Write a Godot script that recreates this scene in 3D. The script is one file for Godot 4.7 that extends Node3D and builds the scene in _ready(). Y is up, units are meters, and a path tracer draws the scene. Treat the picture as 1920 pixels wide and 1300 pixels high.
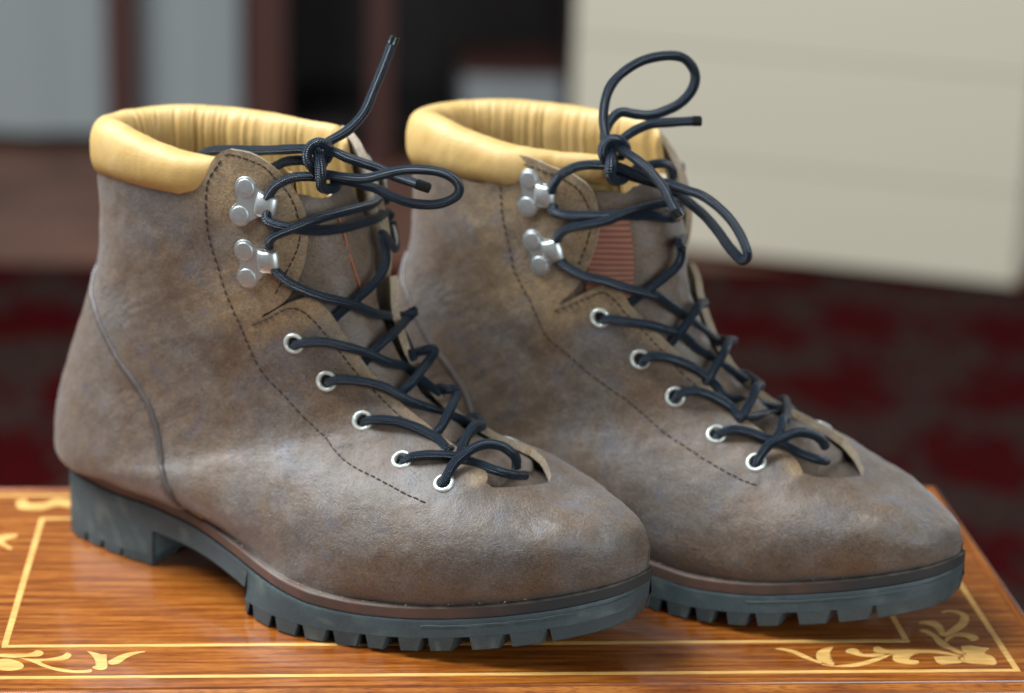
extends Node3D
# A pair of worn leather hiking boots with navy laces on an inlaid wooden table, a dim room out of focus behind.

const LIP := 0.0085
const KEYS := 17
# boot shape: sections from the collar over the ankle and instep to the toe tip, each from a front/top point (fx, fy) to a back/sole point (bx, by); half widths outside / inside; height of the widest point; fullness
const SHAPE := [
	[.150, .222, .0195, .212, .038, .038, .48, 2.6, 2.2],
	[.1605, .199, .0195, .190, .0385, .0375, .48, 2.6, 2.2],
	[.168, .174, .0200, .165, .038, .037, .48, 2.6, 2.2],
	[.1725, .152, .0155, .138, .037, .036, .50, 2.5, 2.2],
	[.178, .1365, .006, .110, .0365, .0355, .52, 2.35, 2.2],
	[.187, .1215, -.0045, .080, .037, .036, .57, 2.2, 2.2],
	[.197, .1115, -.009, .056, .039, .037, .62, 2.05, 2.2],
	[.207, .103, -.004, .0385, .042, .038, .64, 2.0, 2.2],
	[.2165, .097, .030, .0378, .047, .040, .66, 1.95, 2.2],
	[.2265, .0925, .080, .0348, .052, .043, .68, 2.0, 2.2],
	[.237, .088, .130, .0285, .0575, .046, .68, 2.05, 2.2],
	[.249, .0828, .180, .0214, .0600, .0490, .70, 2.3, 2.3],
	[.262, .0765, .225, .0226, .0575, .0510, .72, 2.7, 2.4],
	[.2770, .0718, .259, .0278, .0490, .0440, .70, 2.95, 2.4],
	[.2900, .0708, .284, .0330, .0400, .0365, .67, 3.1, 2.5],
	[.3025, .0675, .301, .0373, .0315, .0295, .63, 3.0, 2.6],
	[.3130, .0620, .312, .0401, .0215, .0205, .56, 2.8, 2.6],
	[.3188, .0535, .3184, .0415, .0020, .0020, .45, 2.4, 2.4]]
# outline of the sole in plan, outer and inner side
const OUTER := [Vector2(-0.0040, 0), Vector2(-0.0030, .006), Vector2(0.0000, .012), Vector2(0.0080, .0172), Vector2(0.0200, .0215), Vector2(0.0420, .0277), Vector2(0.0630, .030), Vector2(0.0800, .033), Vector2(0.0934, .0365), Vector2(0.1220, .047), Vector2(0.1450, .057), Vector2(0.1620, .0622), Vector2(0.1800, .0630), Vector2(0.2025, .0592), Vector2(0.2254, .0560), Vector2(0.2462, .0515), Vector2(0.2714, .0443), Vector2(0.2948, .0343), Vector2(0.3100, .0235), Vector2(0.3166, .0140), Vector2(0.3192, .0065), Vector2(0.3200, 0)]
const INNER := [Vector2(-0.0040, 0), Vector2(-0.0030, .006), Vector2(0.0000, .012), Vector2(0.0120, .020), Vector2(0.0300, .0275), Vector2(0.0600, .030), Vector2(0.1000, .0305), Vector2(0.1400, .0385), Vector2(0.1770, .0460), Vector2(0.2000, .0492), Vector2(0.2179, .0500), Vector2(0.2348, .0487), Vector2(0.2508, .0450), Vector2(0.2686, .0402), Vector2(0.2862, .0345), Vector2(0.3028, .0268), Vector2(0.3123, .0195), Vector2(0.3176, .0110), Vector2(0.3196, .0045), Vector2(0.3200, 0)]
# how the outline runs in on the side of each boot that faces away
const TAPER := [Vector2(.20,0), Vector2(.23,-.003), Vector2(.246,-.0065), Vector2(.281,-.0135), Vector2(.3025,-.0145), Vector2(.3123,-.0135), Vector2(.3175,-.0090), Vector2(.3197,-.0040), Vector2(.32,0)]
# cut of the leather on the surface, as (u, k): u runs from the top ridge (0) to heel back or sole (1), k along SHAPE
const LOBE_A := [Vector2(.427, .04), Vector2(.357, .14), Vector2(.295, .46), Vector2(.249, .98), Vector2(.241, 1.47), Vector2(.265, 1.95), Vector2(.302, 2.48), Vector2(.338, 2.94), Vector2(.374, 3.20), Vector2(.404, 3.36)]
const FACING_A := [Vector2(.405, 3.45), Vector2(.352, 3.13), Vector2(.300, 2.97), Vector2(.258, 2.98), Vector2(.214, 3.41), Vector2(.190, 3.92), Vector2(.149, 5.06), Vector2(.113, 7.31), Vector2(.109, 9.27), Vector2(.112, 10.33), Vector2(.125, 11.0), Vector2(.150, 11.25)]
const TOP_A := [Vector2(1.0, .76), Vector2(.9, .78), Vector2(.807, .79), Vector2(.667, .80), Vector2(.60, .89), Vector2(.557, .94), Vector2(.541, .92), Vector2(.525, .77), Vector2(.510, .60), Vector2(.489, .32), Vector2(.461, .13), Vector2(.427, .04)]
const LOBE_B := [Vector2(.557, .37), Vector2(.517, .37), Vector2(.459, .57), Vector2(.405, .72), Vector2(.360, 1.03), Vector2(.357, 1.53), Vector2(.378, 2.05), Vector2(.418, 2.85), Vector2(.448, 3.25), Vector2(.458, 3.36)]
const FACING_B := [Vector2(.458, 3.46), Vector2(.393, 3.06), Vector2(.345, 2.92), Vector2(.313, 2.98), Vector2(.261, 3.73), Vector2(.164, 5.01), Vector2(.134, 6.82), Vector2(.140, 8.84), Vector2(.150, 9.97), Vector2(.156, 10.76), Vector2(.175, 11.2)]
const TOP_B := [Vector2(1.0, .76), Vector2(.9, .75), Vector2(.815, .74), Vector2(.685, .94), Vector2(.618, 1.03), Vector2(.586, .89), Vector2(.571, .59), Vector2(.557, .37)]
const SEAM_A := [Vector2(.459, .25), Vector2(.506, .70), Vector2(.525, 1.33), Vector2(.527, 1.93), Vector2(.497, 2.76), Vector2(.453, 3.63), Vector2(.404, 4.56), Vector2(.333, 5.74), Vector2(.297, 7.10), Vector2(.305, 8.0), Vector2(.316, 8.83), Vector2(.310, 9.67), Vector2(.307, 10.23), Vector2(.300, 10.75)]
const SEAM_B := [Vector2(.560, .47), Vector2(.573, 1.35), Vector2(.569, 1.97), Vector2(.546, 2.82), Vector2(.516, 3.42), Vector2(.469, 4.21), Vector2(.403, 4.82), Vector2(.326, 5.89), Vector2(.291, 7.03), Vector2(.304, 8.55), Vector2(.318, 9.74), Vector2(.314, 10.50), Vector2(.301, 10.80)]
const LOBE_SEAM_A := [Vector2(.450, .16), Vector2(.416, .16), Vector2(.343, .35), Vector2(.312, .61), Vector2(.278, .98), Vector2(.270, 1.46), Vector2(.289, 1.85), Vector2(.334, 2.32), Vector2(.374, 2.88)]
const LOBE_SEAM_B := [Vector2(.540, .50), Vector2(.470, .70), Vector2(.415, .90), Vector2(.385, 1.2), Vector2(.382, 1.6), Vector2(.405, 2.1), Vector2(.440, 2.8)]
const LOW_SEAM_A := [Vector2(.429, 3.63), Vector2(.393, 3.48), Vector2(.339, 3.20), Vector2(.288, 3.36), Vector2(.229, 4.17), Vector2(.191, 4.97), Vector2(.160, 6.2), Vector2(.146, 7.4)]
const LOW_SEAM_B := [Vector2(.470, 3.62), Vector2(.400, 3.26), Vector2(.345, 3.12), Vector2(.285, 3.8), Vector2(.205, 4.9), Vector2(.165, 6.4)]
const COUNTER := [Vector2(1.0, 2.75), Vector2(.94, 2.95), Vector2(.873, 3.25), Vector2(.806, 3.55), Vector2(.754, 3.87), Vector2(.709, 4.19), Vector2(.664, 4.52), Vector2(.619, 4.87), Vector2(.588, 5.21), Vector2(.562, 5.57), Vector2(.544, 6.06), Vector2(.535, 6.54), Vector2(.538, 7.08), Vector2(.552, 7.45), Vector2(.575, 7.80), Vector2(.635, 8.25), Vector2(.71, 8.59), Vector2(.844, 8.94), Vector2(1.0, 9.15)]
const EYES_A := [Vector2(.326, 4.16), Vector2(.259, 5.29), Vector2(.221, 6.98), Vector2(.235, 9.11), Vector2(.226, 10.50)]
const EYES_B := [Vector2(.360, 3.80), Vector2(.266, 5.01), Vector2(.221, 6.59), Vector2(.231, 8.73), Vector2(.245, 10.23)]
const HOOKS_A := [[Vector2(.410, .80), Vector2(.443, 1.32), Vector2(.350, 1.12)], [Vector2(.449, 1.98), Vector2(.444, 2.51), Vector2(.378, 2.13)]]
const HOOKS_B := [[Vector2(.519, .86), Vector2(.531, 1.38), Vector2(.482, 1.16)], [Vector2(.529, 2.05), Vector2(.511, 2.53), Vector2(.479, 2.22)]]
const NOTCHES := [Vector2(.1415, .0024), Vector2(.158, .0026), Vector2(.174, .0028), Vector2(.189, .0034), Vector2(.205, .0030), Vector2(.2195, .0058), Vector2(.2350, .0030), Vector2(.2520, .0068), Vector2(.2715, .0030), Vector2(.2890, .0014)]

const NEAR_LACE := {
	"l1": [Vector3(1448, 1256, 269), Vector3(1475, 1281, 298), Vector3(1543, 1305, 308), Vector3(1621, 1312, 277), Vector3(1708, 1291, 228), Vector3(1785, 1257, 165), Vector3(1855, 1202, 88), Vector3(1886, 1144, -40), Vector3(1901, 1111, -115)], 
	"l2": [Vector3(1608, 1091, 228), Vector3(1634, 1114, 254), Vector3(1697, 1137, 259), Vector3(1791, 1134, 219), Vector3(1881, 1108, 171), Vector3(1954, 1063, 132), Vector3(2013, 1020, 76), Vector3(2033, 980, 20)], 
	"l3": [Vector3(1798, 926, 221), Vector3(1826, 950, 242), Vector3(1879, 972, 250), Vector3(1978, 973, 220), Vector3(2078, 951, 196), Vector3(2174, 915, 185), Vector3(2247, 869, 167), Vector3(2259, 838, 123)], 
	"l4": [Vector3(2062, 803, 302), Vector3(2082, 832, 321), Vector3(2127, 860, 326), Vector3(2203, 872, 291), Vector3(2293, 868, 243), Vector3(2388, 850, 224), Vector3(2494, 825, 203), Vector3(2550, 796, 142), Vector3(2566, 766, 49)], 
	"l5": [Vector3(2285, 746, 350), Vector3(2303, 776, 365), Vector3(2322, 816, 355), Vector3(2335, 863, 307), Vector3(2374, 911, 241), Vector3(2416, 928, 170), Vector3(2473, 914, 119), Vector3(2515, 879, 90), Vector3(2527, 846, 70), Vector3(2523, 801, 58)], 
	"m1": [Vector3(1834, 1360, -218), Vector3(1818, 1374, -216), Vector3(1787, 1333, -189), Vector3(1836, 1333, -9), Vector3(1827, 1305, 79), Vector3(1802, 1269, 126), Vector3(1760, 1211, 137), Vector3(1716, 1170, 142)], 
	"m2": [Vector3(1919, 1172, -158), Vector3(1928, 1212, -182), Vector3(1946, 1201, -186), Vector3(1943, 1157, -110), Vector3(1976, 1150, 13), Vector3(1970, 1118, 77), Vector3(1940, 1085, 93), Vector3(1891, 1046, 102)], 
	"m3": [Vector3(2043, 1021, -124), Vector3(2047, 1044, -131), Vector3(2072, 1046, -149), Vector3(2091, 1022, -142), Vector3(2155, 1020, 20), Vector3(2168, 974, 113), Vector3(2157, 940, 146), Vector3(2116, 894, 145)], 
	"m4": [Vector3(2247, 857, -135), Vector3(2292, 933, -31), Vector3(2298, 961, 55), Vector3(2304, 942, 128), Vector3(2312, 915, 184), Vector3(2316, 884, 219), Vector3(2308, 841, 246), Vector3(2289, 805, 234)], 
	"h1": [Vector3(1374, 1660, 353), Vector3(1408, 1630, 353), Vector3(1478, 1581, 339), Vector3(1593, 1529, 277), Vector3(1696, 1486, 178), Vector3(1751, 1421, 62), Vector3(1737, 1330, -158), Vector3(1803, 1307, -178)], 
	"h2": [Vector3(1709, 1766, -83), Vector3(1732, 1694, -76), Vector3(1741, 1627, -60), Vector3(1744, 1573, 12), Vector3(1722, 1527, 97), Vector3(1688, 1483, 146), Vector3(1627, 1421, 186), Vector3(1572, 1379, 195)], 
	"b1": [Vector3(1362, 1923, 359), Vector3(1363, 1885, 377), Vector3(1407, 1863, 370), Vector3(1495, 1850, 334), Vector3(1563, 1840, 281), Vector3(1641, 1841, 193), Vector3(1682, 1845, 41), Vector3(1686, 1841, -70), Vector3(1632, 1825, -240)], 
	"c1": [Vector3(1367, 1748, 366), Vector3(1379, 1787, 377), Vector3(1418, 1820, 369), Vector3(1520, 1868, 330), Vector3(1582, 1898, 265), Vector3(1634, 1912, 180), Vector3(1666, 1915, 57), Vector3(1667, 1910, -63), Vector3(1604, 1895, -235)], 
	"d1": [Vector3(1352, 1979, 357), Vector3(1379, 2020, 359), Vector3(1410, 2052, 351), Vector3(1463, 2082, 326), Vector3(1522, 2092, 297), Vector3(1577, 2089, 263)], 
	"e1": [Vector3(1289, 2078, 248), Vector3(1332, 2105, 258), Vector3(1392, 2137, 263), Vector3(1464, 2154, 267), Vector3(1539, 2155, 247)], 
	"f1": [Vector3(1565, 2217, 278), Vector3(1479, 2213, 288), Vector3(1293, 2180, 276), Vector3(1099, 2156, 266), Vector3(976, 2133, 243), Vector3(896, 2095, 214), Vector3(858, 2042, 205)], 
	"g1": [Vector3(1550, 2210, 218), Vector3(1568, 2237, 164), Vector3(1624, 2287, 83), Vector3(1657, 2358, 7), Vector3(1675, 2455, -48), Vector3(1693, 2563, -106), Vector3(1704, 2649, -153), Vector3(1710, 2678, -166)], 
	"n1": [Vector3(1556, 2210, 273), Vector3(1630, 2213, 246), Vector3(1693, 2189, 223), Vector3(1762, 2159, 174), Vector3(1812, 2136, 134), Vector3(1871, 2103, 103), Vector3(1933, 2084, 79), Vector3(2018, 2061, 55)], 
	"i1": [Vector3(1591, 2098, 283), Vector3(1632, 2110, 281), Vector3(1717, 2106, 263), Vector3(1798, 2106, 233), Vector3(1870, 2127, 189), Vector3(1944, 2148, 144), Vector3(2019, 2152, 105), Vector3(2093, 2141, 59), Vector3(2145, 2113, 31), Vector3(2170, 2074, 20), Vector3(2161, 2034, 27), Vector3(2109, 2000, 41), Vector3(2050, 1985, 65), Vector3(1966, 1987, 95), Vector3(1881, 2010, 119), Vector3(1813, 2036, 133), Vector3(1760, 2053, 154), Vector3(1671, 2069, 181), Vector3(1606, 2071, 214)], 
	"r1": [Vector3(1568, 2147, 218), Vector3(1574, 2120, 283), Vector3(1567, 2152, 323), Vector3(1555, 2185, 335), Vector3(1554, 2221, 329), Vector3(1569, 2249, 312), Vector3(1595, 2259, 295), Vector3(1612, 2244, 268), Vector3(1610, 2208, 223), Vector3(1574, 2159, 200)], 
	"w1": [Vector3(1546, 2216, 229), Vector3(1578, 2204, 276), Vector3(1605, 2184, 310), Vector3(1624, 2146, 331), Vector3(1630, 2104, 337), Vector3(1622, 2064, 319), Vector3(1621, 2043, 275), Vector3(1634, 2042, 222), Vector3(1617, 2061, 176)], 
}
const FAR_LACE := {
	"l1": [Vector3(1395, 1310, -275), Vector3(1422, 1336, -306), Vector3(1465, 1350, -325), Vector3(1548, 1343, -300), Vector3(1630, 1334, -262), Vector3(1709, 1308, -207), Vector3(1777, 1268, -135), Vector3(1834, 1189, -68), Vector3(1853, 1137, -32)], 
	"l2": [Vector3(1592, 1116, -222), Vector3(1609, 1139, -252), Vector3(1640, 1173, -271), Vector3(1701, 1184, -249), Vector3(1784, 1164, -212), Vector3(1869, 1117, -161), Vector3(1938, 1054, -126), Vector3(2002, 989, -92), Vector3(2027, 952, -65)], 
	"l3": [Vector3(1758, 943, -201), Vector3(1776, 972, -225), Vector3(1807, 1013, -236), Vector3(1869, 1034, -223), Vector3(1952, 1016, -191), Vector3(2035, 974, -164), Vector3(2110, 925, -148), Vector3(2166, 877, -124)], 
	"l4": [Vector3(2004, 822, -234), Vector3(2019, 843, -261), Vector3(2053, 873, -269), Vector3(2110, 892, -254), Vector3(2179, 887, -236), Vector3(2256, 867, -221), Vector3(2343, 850, -209), Vector3(2428, 817, -198), Vector3(2498, 792, -165), Vector3(2523, 770, -106)], 
	"l5": [Vector3(2238, 740, -287), Vector3(2249, 769, -307), Vector3(2267, 811, -310), Vector3(2299, 865, -274), Vector3(2354, 898, -244), Vector3(2403, 918, -195), Vector3(2456, 905, -151), Vector3(2494, 872, -117), Vector3(2502, 834, -83)], 
	"m1": [Vector3(1744, 1333, 151), Vector3(1787, 1394, 38), Vector3(1801, 1410, -47), Vector3(1796, 1381, -108), Vector3(1773, 1322, -153), Vector3(1741, 1275, -165), Vector3(1707, 1231, -152)], 
	"m2": [Vector3(1910, 1166, 146), Vector3(1900, 1195, 152), Vector3(1924, 1224, 37), Vector3(1944, 1197, -56), Vector3(1928, 1123, -137), Vector3(1907, 1081, -143), Vector3(1872, 1032, -124)], 
	"m3": [Vector3(2075, 973, 126), Vector3(2084, 1015, 92), Vector3(2117, 1052, -41), Vector3(2126, 1020, -97), Vector3(2114, 958, -162), Vector3(2099, 925, -169), Vector3(2070, 880, -152)], 
	"m4": [Vector3(2282, 883, -26), Vector3(2292, 925, -68), Vector3(2295, 943, -115), Vector3(2309, 914, -169), Vector3(2306, 884, -203), Vector3(2294, 847, -211), Vector3(2268, 807, -188)], 
	"h1": [Vector3(1197, 1625, -369), Vector3(1225, 1595, -375), Vector3(1326, 1556, -369), Vector3(1433, 1539, -343), Vector3(1531, 1508, -296), Vector3(1619, 1481, -238), Vector3(1685, 1437, -174), Vector3(1711, 1379, -91)], 
	"h2": [Vector3(1711, 1724, -121), Vector3(1723, 1693, -121), Vector3(1721, 1625, -142), Vector3(1678, 1565, -197), Vector3(1617, 1505, -232), Vector3(1541, 1437, -248), Vector3(1487, 1385, -236)], 
	"b1": [Vector3(1165, 1886, -386), Vector3(1173, 1857, -401), Vector3(1242, 1847, -398), Vector3(1334, 1853, -381), Vector3(1469, 1863, -326), Vector3(1601, 1863, -234), Vector3(1663, 1844, -155), Vector3(1678, 1845, -82)], 
	"c1": [Vector3(1187, 1713, -383), Vector3(1205, 1747, -398), Vector3(1264, 1790, -401), Vector3(1345, 1815, -391), Vector3(1436, 1841, -363), Vector3(1516, 1882, -311), Vector3(1595, 1908, -234), Vector3(1646, 1918, -144), Vector3(1649, 1915, -61)], 
	"d1": [Vector3(1149, 1946, -387), Vector3(1168, 1989, -400), Vector3(1213, 2046, -403), Vector3(1303, 2095, -395), Vector3(1410, 2109, -374), Vector3(1440, 2099, -360)], 
	"e1": [Vector3(1515, 2077, -248), Vector3(1574, 2093, -142), Vector3(1596, 2081, -69), Vector3(1595, 2043, 0), Vector3(1580, 1996, 53)], 
	"o1": [Vector3(1460, 2182, -383), Vector3(1430, 2243, -389), Vector3(1407, 2309, -378), Vector3(1397, 2385, -357), Vector3(1399, 2460, -318), Vector3(1420, 2515, -264), Vector3(1464, 2564, -188), Vector3(1512, 2589, -118), Vector3(1573, 2598, -47), Vector3(1620, 2585, 9), Vector3(1659, 2542, 38), Vector3(1673, 2486, 50), Vector3(1662, 2425, 34), Vector3(1622, 2368, 5), Vector3(1570, 2333, -35), Vector3(1511, 2311, -85), Vector3(1452, 2315, -127), Vector3(1406, 2327, -171), Vector3(1386, 2316, -210), Vector3(1378, 2285, -260), Vector3(1381, 2243, -308), Vector3(1403, 2199, -336)], 
	"g1": [Vector3(1437, 2181, -324), Vector3(1452, 2216, -268), Vector3(1490, 2255, -211), Vector3(1543, 2282, -150), Vector3(1626, 2292, -90), Vector3(1714, 2300, -41), Vector3(1738, 2301, -28)], 
	"n1": [Vector3(1461, 2203, -375), Vector3(1487, 2208, -383), Vector3(1525, 2191, -386), Vector3(1585, 2160, -383), Vector3(1642, 2124, -377), Vector3(1688, 2083, -373), Vector3(1732, 2036, -372), Vector3(1767, 1986, -377), Vector3(1801, 1938, -381), Vector3(1813, 1922, -381)], 
	"i1": [Vector3(1458, 2111, -373), Vector3(1490, 2109, -369), Vector3(1555, 2089, -353), Vector3(1642, 2059, -329), Vector3(1710, 2046, -297), Vector3(1788, 2025, -275), Vector3(1867, 2003, -253), Vector3(1940, 1962, -240), Vector3(2011, 1905, -234), Vector3(2067, 1842, -238), Vector3(2109, 1779, -250), Vector3(2115, 1744, -247), Vector3(2093, 1722, -243), Vector3(2057, 1730, -223), Vector3(1998, 1769, -206), Vector3(1935, 1829, -194), Vector3(1867, 1892, -197), Vector3(1790, 1952, -216), Vector3(1730, 1996, -233), Vector3(1651, 2029, -263), Vector3(1519, 2061, -310), Vector3(1446, 2076, -332)], 
	"r1": [Vector3(1445, 2131, -325), Vector3(1442, 2132, -386), Vector3(1435, 2164, -426), Vector3(1434, 2198, -432), Vector3(1441, 2223, -426), Vector3(1459, 2242, -409), Vector3(1487, 2246, -393), Vector3(1505, 2228, -366), Vector3(1502, 2189, -322), Vector3(1465, 2142, -299)], 
	"w1": [Vector3(1430, 2197, -334), Vector3(1455, 2186, -384), Vector3(1474, 2168, -421), Vector3(1484, 2136, -445), Vector3(1485, 2104, -450), Vector3(1482, 2068, -428), Vector3(1483, 2045, -383), Vector3(1496, 2044, -329), Vector3(1483, 2061, -282)], 
}
const INLAY := {
	"inlay_leaf": [
		[Vector2(2164, -10123), Vector2(2203, -10130), Vector2(2260, -10099), Vector2(2300, -10047), Vector2(2329, -10002), Vector2(2355, -9980), Vector2(2348, -9958), Vector2(2313, -9988), Vector2(2272, -10030), Vector2(2237, -10077), Vector2(2198, -10105)],
		[Vector2(2367, -10098), Vector2(2404, -10127), Vector2(2444, -10137), Vector2(2417, -10082), Vector2(2403, -10001), Vector2(2413, -9960), Vector2(2402, -9937), Vector2(2375, -9955), Vector2(2355, -9978), Vector2(2341, -10002), Vector2(2348, -10061)],
		[Vector2(2894, -10022), Vector2(2950, -10029), Vector2(3008, -10023), Vector2(2999, -9998), Vector2(3014, -9961), Vector2(2960, -9948), Vector2(2908, -9941), Vector2(2893, -9978)],
		[Vector2(3001, -10231), Vector2(3052, -10276), Vector2(3094, -10291), Vector2(3142, -10275), Vector2(3164, -10236), Vector2(3151, -10213), Vector2(3117, -10206), Vector2(3106, -10237), Vector2(3071, -10253), Vector2(3033, -10231), Vector2(2994, -10190)],
		[Vector2(2917, -10411), Vector2(2955, -10434), Vector2(3005, -10426), Vector2(3024, -10370), Vector2(3012, -10285), Vector2(2986, -10270), Vector2(2984, -10339), Vector2(2957, -10387)],
		[Vector2(-901, -10036), Vector2(-856, -10096), Vector2(-804, -10133), Vector2(-739, -10141), Vector2(-780, -10114), Vector2(-816, -10077), Vector2(-850, -10013), Vector2(-887, -10002)],
	],
	"inlay_scroll": [
		[Vector2(2350, -9955), Vector2(2404, -9932), Vector2(2447, -9942), Vector2(2512, -9955), Vector2(2583, -9995), Vector2(2647, -10029), Vector2(2701, -10055), Vector2(2687, -10037), Vector2(2647, -10001), Vector2(2588, -9960), Vector2(2518, -9925), Vector2(2455, -9920), Vector2(2400, -9925), Vector2(2359, -9940)],
		[Vector2(2502, -10110), Vector2(2536, -10122), Vector2(2557, -10102), Vector2(2556, -10072), Vector2(2585, -10057), Vector2(2643, -10065), Vector2(2673, -10058), Vector2(2656, -10041), Vector2(2603, -10028), Vector2(2549, -10038), Vector2(2511, -10065), Vector2(2492, -10081)],
		[Vector2(2633, -10131), Vector2(2661, -10142), Vector2(2680, -10115), Vector2(2708, -10099), Vector2(2792, -10106), Vector2(2886, -10101), Vector2(2946, -10088), Vector2(3021, -10035), Vector2(3013, -10029), Vector2(2938, -10058), Vector2(2865, -10067), Vector2(2819, -10060), Vector2(2785, -10024), Vector2(2771, -9995), Vector2(2811, -9979), Vector2(2801, -9950), Vector2(2753, -9944), Vector2(2708, -9967), Vector2(2695, -10003), Vector2(2713, -10055), Vector2(2681, -10066), Vector2(2629, -10086)],
		[Vector2(2896, -10325), Vector2(2937, -10332), Vector2(2966, -10270), Vector2(2981, -10228), Vector2(2988, -10178), Vector2(3017, -10117), Vector2(3047, -10064), Vector2(3020, -10057), Vector2(2988, -10102), Vector2(2953, -10141), Vector2(2943, -10201), Vector2(2939, -10263)],
		[Vector2(2992, -10270), Vector2(3055, -10338), Vector2(3103, -10400), Vector2(3140, -10463), Vector2(3139, -10511), Vector2(3107, -10541), Vector2(3061, -10541), Vector2(3092, -10560), Vector2(3144, -10556), Vector2(3178, -10511), Vector2(3179, -10463), Vector2(3145, -10384), Vector2(3090, -10322), Vector2(3012, -10259)],
		[Vector2(-1436, -10115), Vector2(-1391, -10124), Vector2(-1291, -10122), Vector2(-1246, -10134), Vector2(-1237, -10159), Vector2(-1209, -10152), Vector2(-1198, -10120), Vector2(-1215, -10096), Vector2(-1264, -10092), Vector2(-1325, -10080), Vector2(-1387, -10092), Vector2(-1433, -10087)],
		[Vector2(-1301, -10079), Vector2(-1231, -10063), Vector2(-1155, -10073), Vector2(-1111, -10100), Vector2(-1095, -10132), Vector2(-1072, -10113), Vector2(-1078, -10072), Vector2(-1114, -10050), Vector2(-1205, -10042), Vector2(-1145, -9981), Vector2(-1066, -9947), Vector2(-1012, -9939), Vector2(-975, -9951), Vector2(-963, -9941), Vector2(-972, -9920), Vector2(-1033, -9915), Vector2(-1110, -9935), Vector2(-1184, -9982), Vector2(-1243, -10038)],
		[Vector2(-1427, -10041), Vector2(-1384, -10068), Vector2(-1338, -10067), Vector2(-1288, -10029), Vector2(-1271, -9992), Vector2(-1280, -9961), Vector2(-1324, -9944), Vector2(-1370, -9952), Vector2(-1420, -9986)],
		[Vector2(-1616, -11543), Vector2(-1569, -11578), Vector2(-1488, -11594), Vector2(-1488, -11553), Vector2(-1527, -11518), Vector2(-1540, -11483), Vector2(-1488, -11402), Vector2(-1503, -11388), Vector2(-1553, -11449), Vector2(-1608, -11472)],
		[Vector2(-1548, -12070), Vector2(-1498, -12103), Vector2(-1476, -12031), Vector2(-1392, -12044), Vector2(-1344, -12102), Vector2(-1250, -12069), Vector2(-1241, -11967), Vector2(-1324, -11993), Vector2(-1390, -11935), Vector2(-1488, -11936), Vector2(-1527, -11968)],
	],
	"inlay_flower": [
		[Vector2(3054, -10139), Vector2(3107, -10146), Vector2(3146, -10122), Vector2(3182, -10114), Vector2(3161, -10085), Vector2(3143, -10055), Vector2(3174, -10018), Vector2(3174, -9959), Vector2(3157, -9933), Vector2(3096, -9938), Vector2(3037, -9954), Vector2(3009, -9991), Vector2(3056, -10049), Vector2(3045, -10079)],
		[Vector2(-1004, -10151), Vector2(-959, -10126), Vector2(-934, -10107), Vector2(-915, -10110), Vector2(-909, -10060), Vector2(-900, -9991), Vector2(-903, -9958), Vector2(-928, -9944), Vector2(-956, -9959), Vector2(-966, -9978), Vector2(-948, -9996), Vector2(-960, -10051), Vector2(-981, -10107)],
	],
}

var grain := FastNoiseLite.new()
var patch := FastNoiseLite.new()
var rng := RandomNumberGenerator.new()
var M := {}


class MB:
	var v := PackedVector3Array()
	var n := PackedVector3Array()
	var uv := PackedVector2Array()
	var c := PackedColorArray()
	var ix := PackedInt32Array()

	func vert(p: Vector3, nn: Vector3, t := Vector2.ZERO, col := Color.WHITE) -> int:
		v.append(p)
		n.append(nn)
		uv.append(t)
		c.append(col)
		return v.size() - 1

	func tri(a: int, b: int, d: int) -> void:
		var g := (v[b] - v[a]).cross(v[d] - v[a])
		ix.append(a)
		if g.dot(n[a] + n[b] + n[d]) > 0.0:
			ix.append(d)
			ix.append(b)
		else:
			ix.append(b)
			ix.append(d)

	func quad(a: int, b: int, d: int, e: int) -> void:
		tri(a, b, d)
		tri(a, d, e)

	# a flat four-sided face, its normal away from INSIDE
	func face(p: Array, inside: Vector3, col := Color.WHITE) -> void:
		var g: Vector3 = (p[1] - p[0]).cross(p[2] - p[0]) if p.size() < 4 else (p[2] - p[0]).cross(p[3] - p[1])
		if g.length_squared() < 1e-18:
			return
		g = g.normalized()
		if g.dot((p[0] + p[1] + p[2]) / 3.0 - inside) < 0.0:
			g = -g
		var k := []
		for q in p:
			k.append(vert(q, g, Vector2(q.x, q.z), col))
		for i in range(1, p.size() - 1):
			tri(k[0], k[i], k[i + 1])

	func box(lo: Vector3, hi: Vector3, col := Color.WHITE) -> void:
		var m := (lo + hi) / 2.0
		var q := []
		for i in 8:
			q.append(Vector3(hi.x if i & 1 else lo.x, hi.y if i & 2 else lo.y, hi.z if i & 4 else lo.z))
		for f in [[0, 1, 3, 2], [4, 5, 7, 6], [0, 1, 5, 4], [2, 3, 7, 6], [0, 2, 6, 4], [1, 3, 7, 5]]:
			face([q[f[0]], q[f[1]], q[f[2]], q[f[3]]], m, col)

	func grid(rows: int, cols: int, first: int) -> void:
		for i in rows - 1:
			for j in cols - 1:
				var a := first + i * cols + j
				quad(a, a + 1, a + cols + 1, a + cols)

	func done() -> ArrayMesh:
		var a := []
		a.resize(Mesh.ARRAY_MAX)
		a[Mesh.ARRAY_VERTEX] = v
		a[Mesh.ARRAY_NORMAL] = n
		a[Mesh.ARRAY_TEX_UV] = uv
		a[Mesh.ARRAY_COLOR] = c
		a[Mesh.ARRAY_INDEX] = ix
		var m := ArrayMesh.new()
		m.add_surface_from_arrays(Mesh.PRIMITIVE_TRIANGLES, a)
		return m


func part(called: String, mesh: Mesh, m: Material, parent: Node = self) -> MeshInstance3D:
	var o := MeshInstance3D.new()
	o.name = called
	o.mesh = mesh
	o.material_override = m
	parent.add_child(o, true)
	return o


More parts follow.
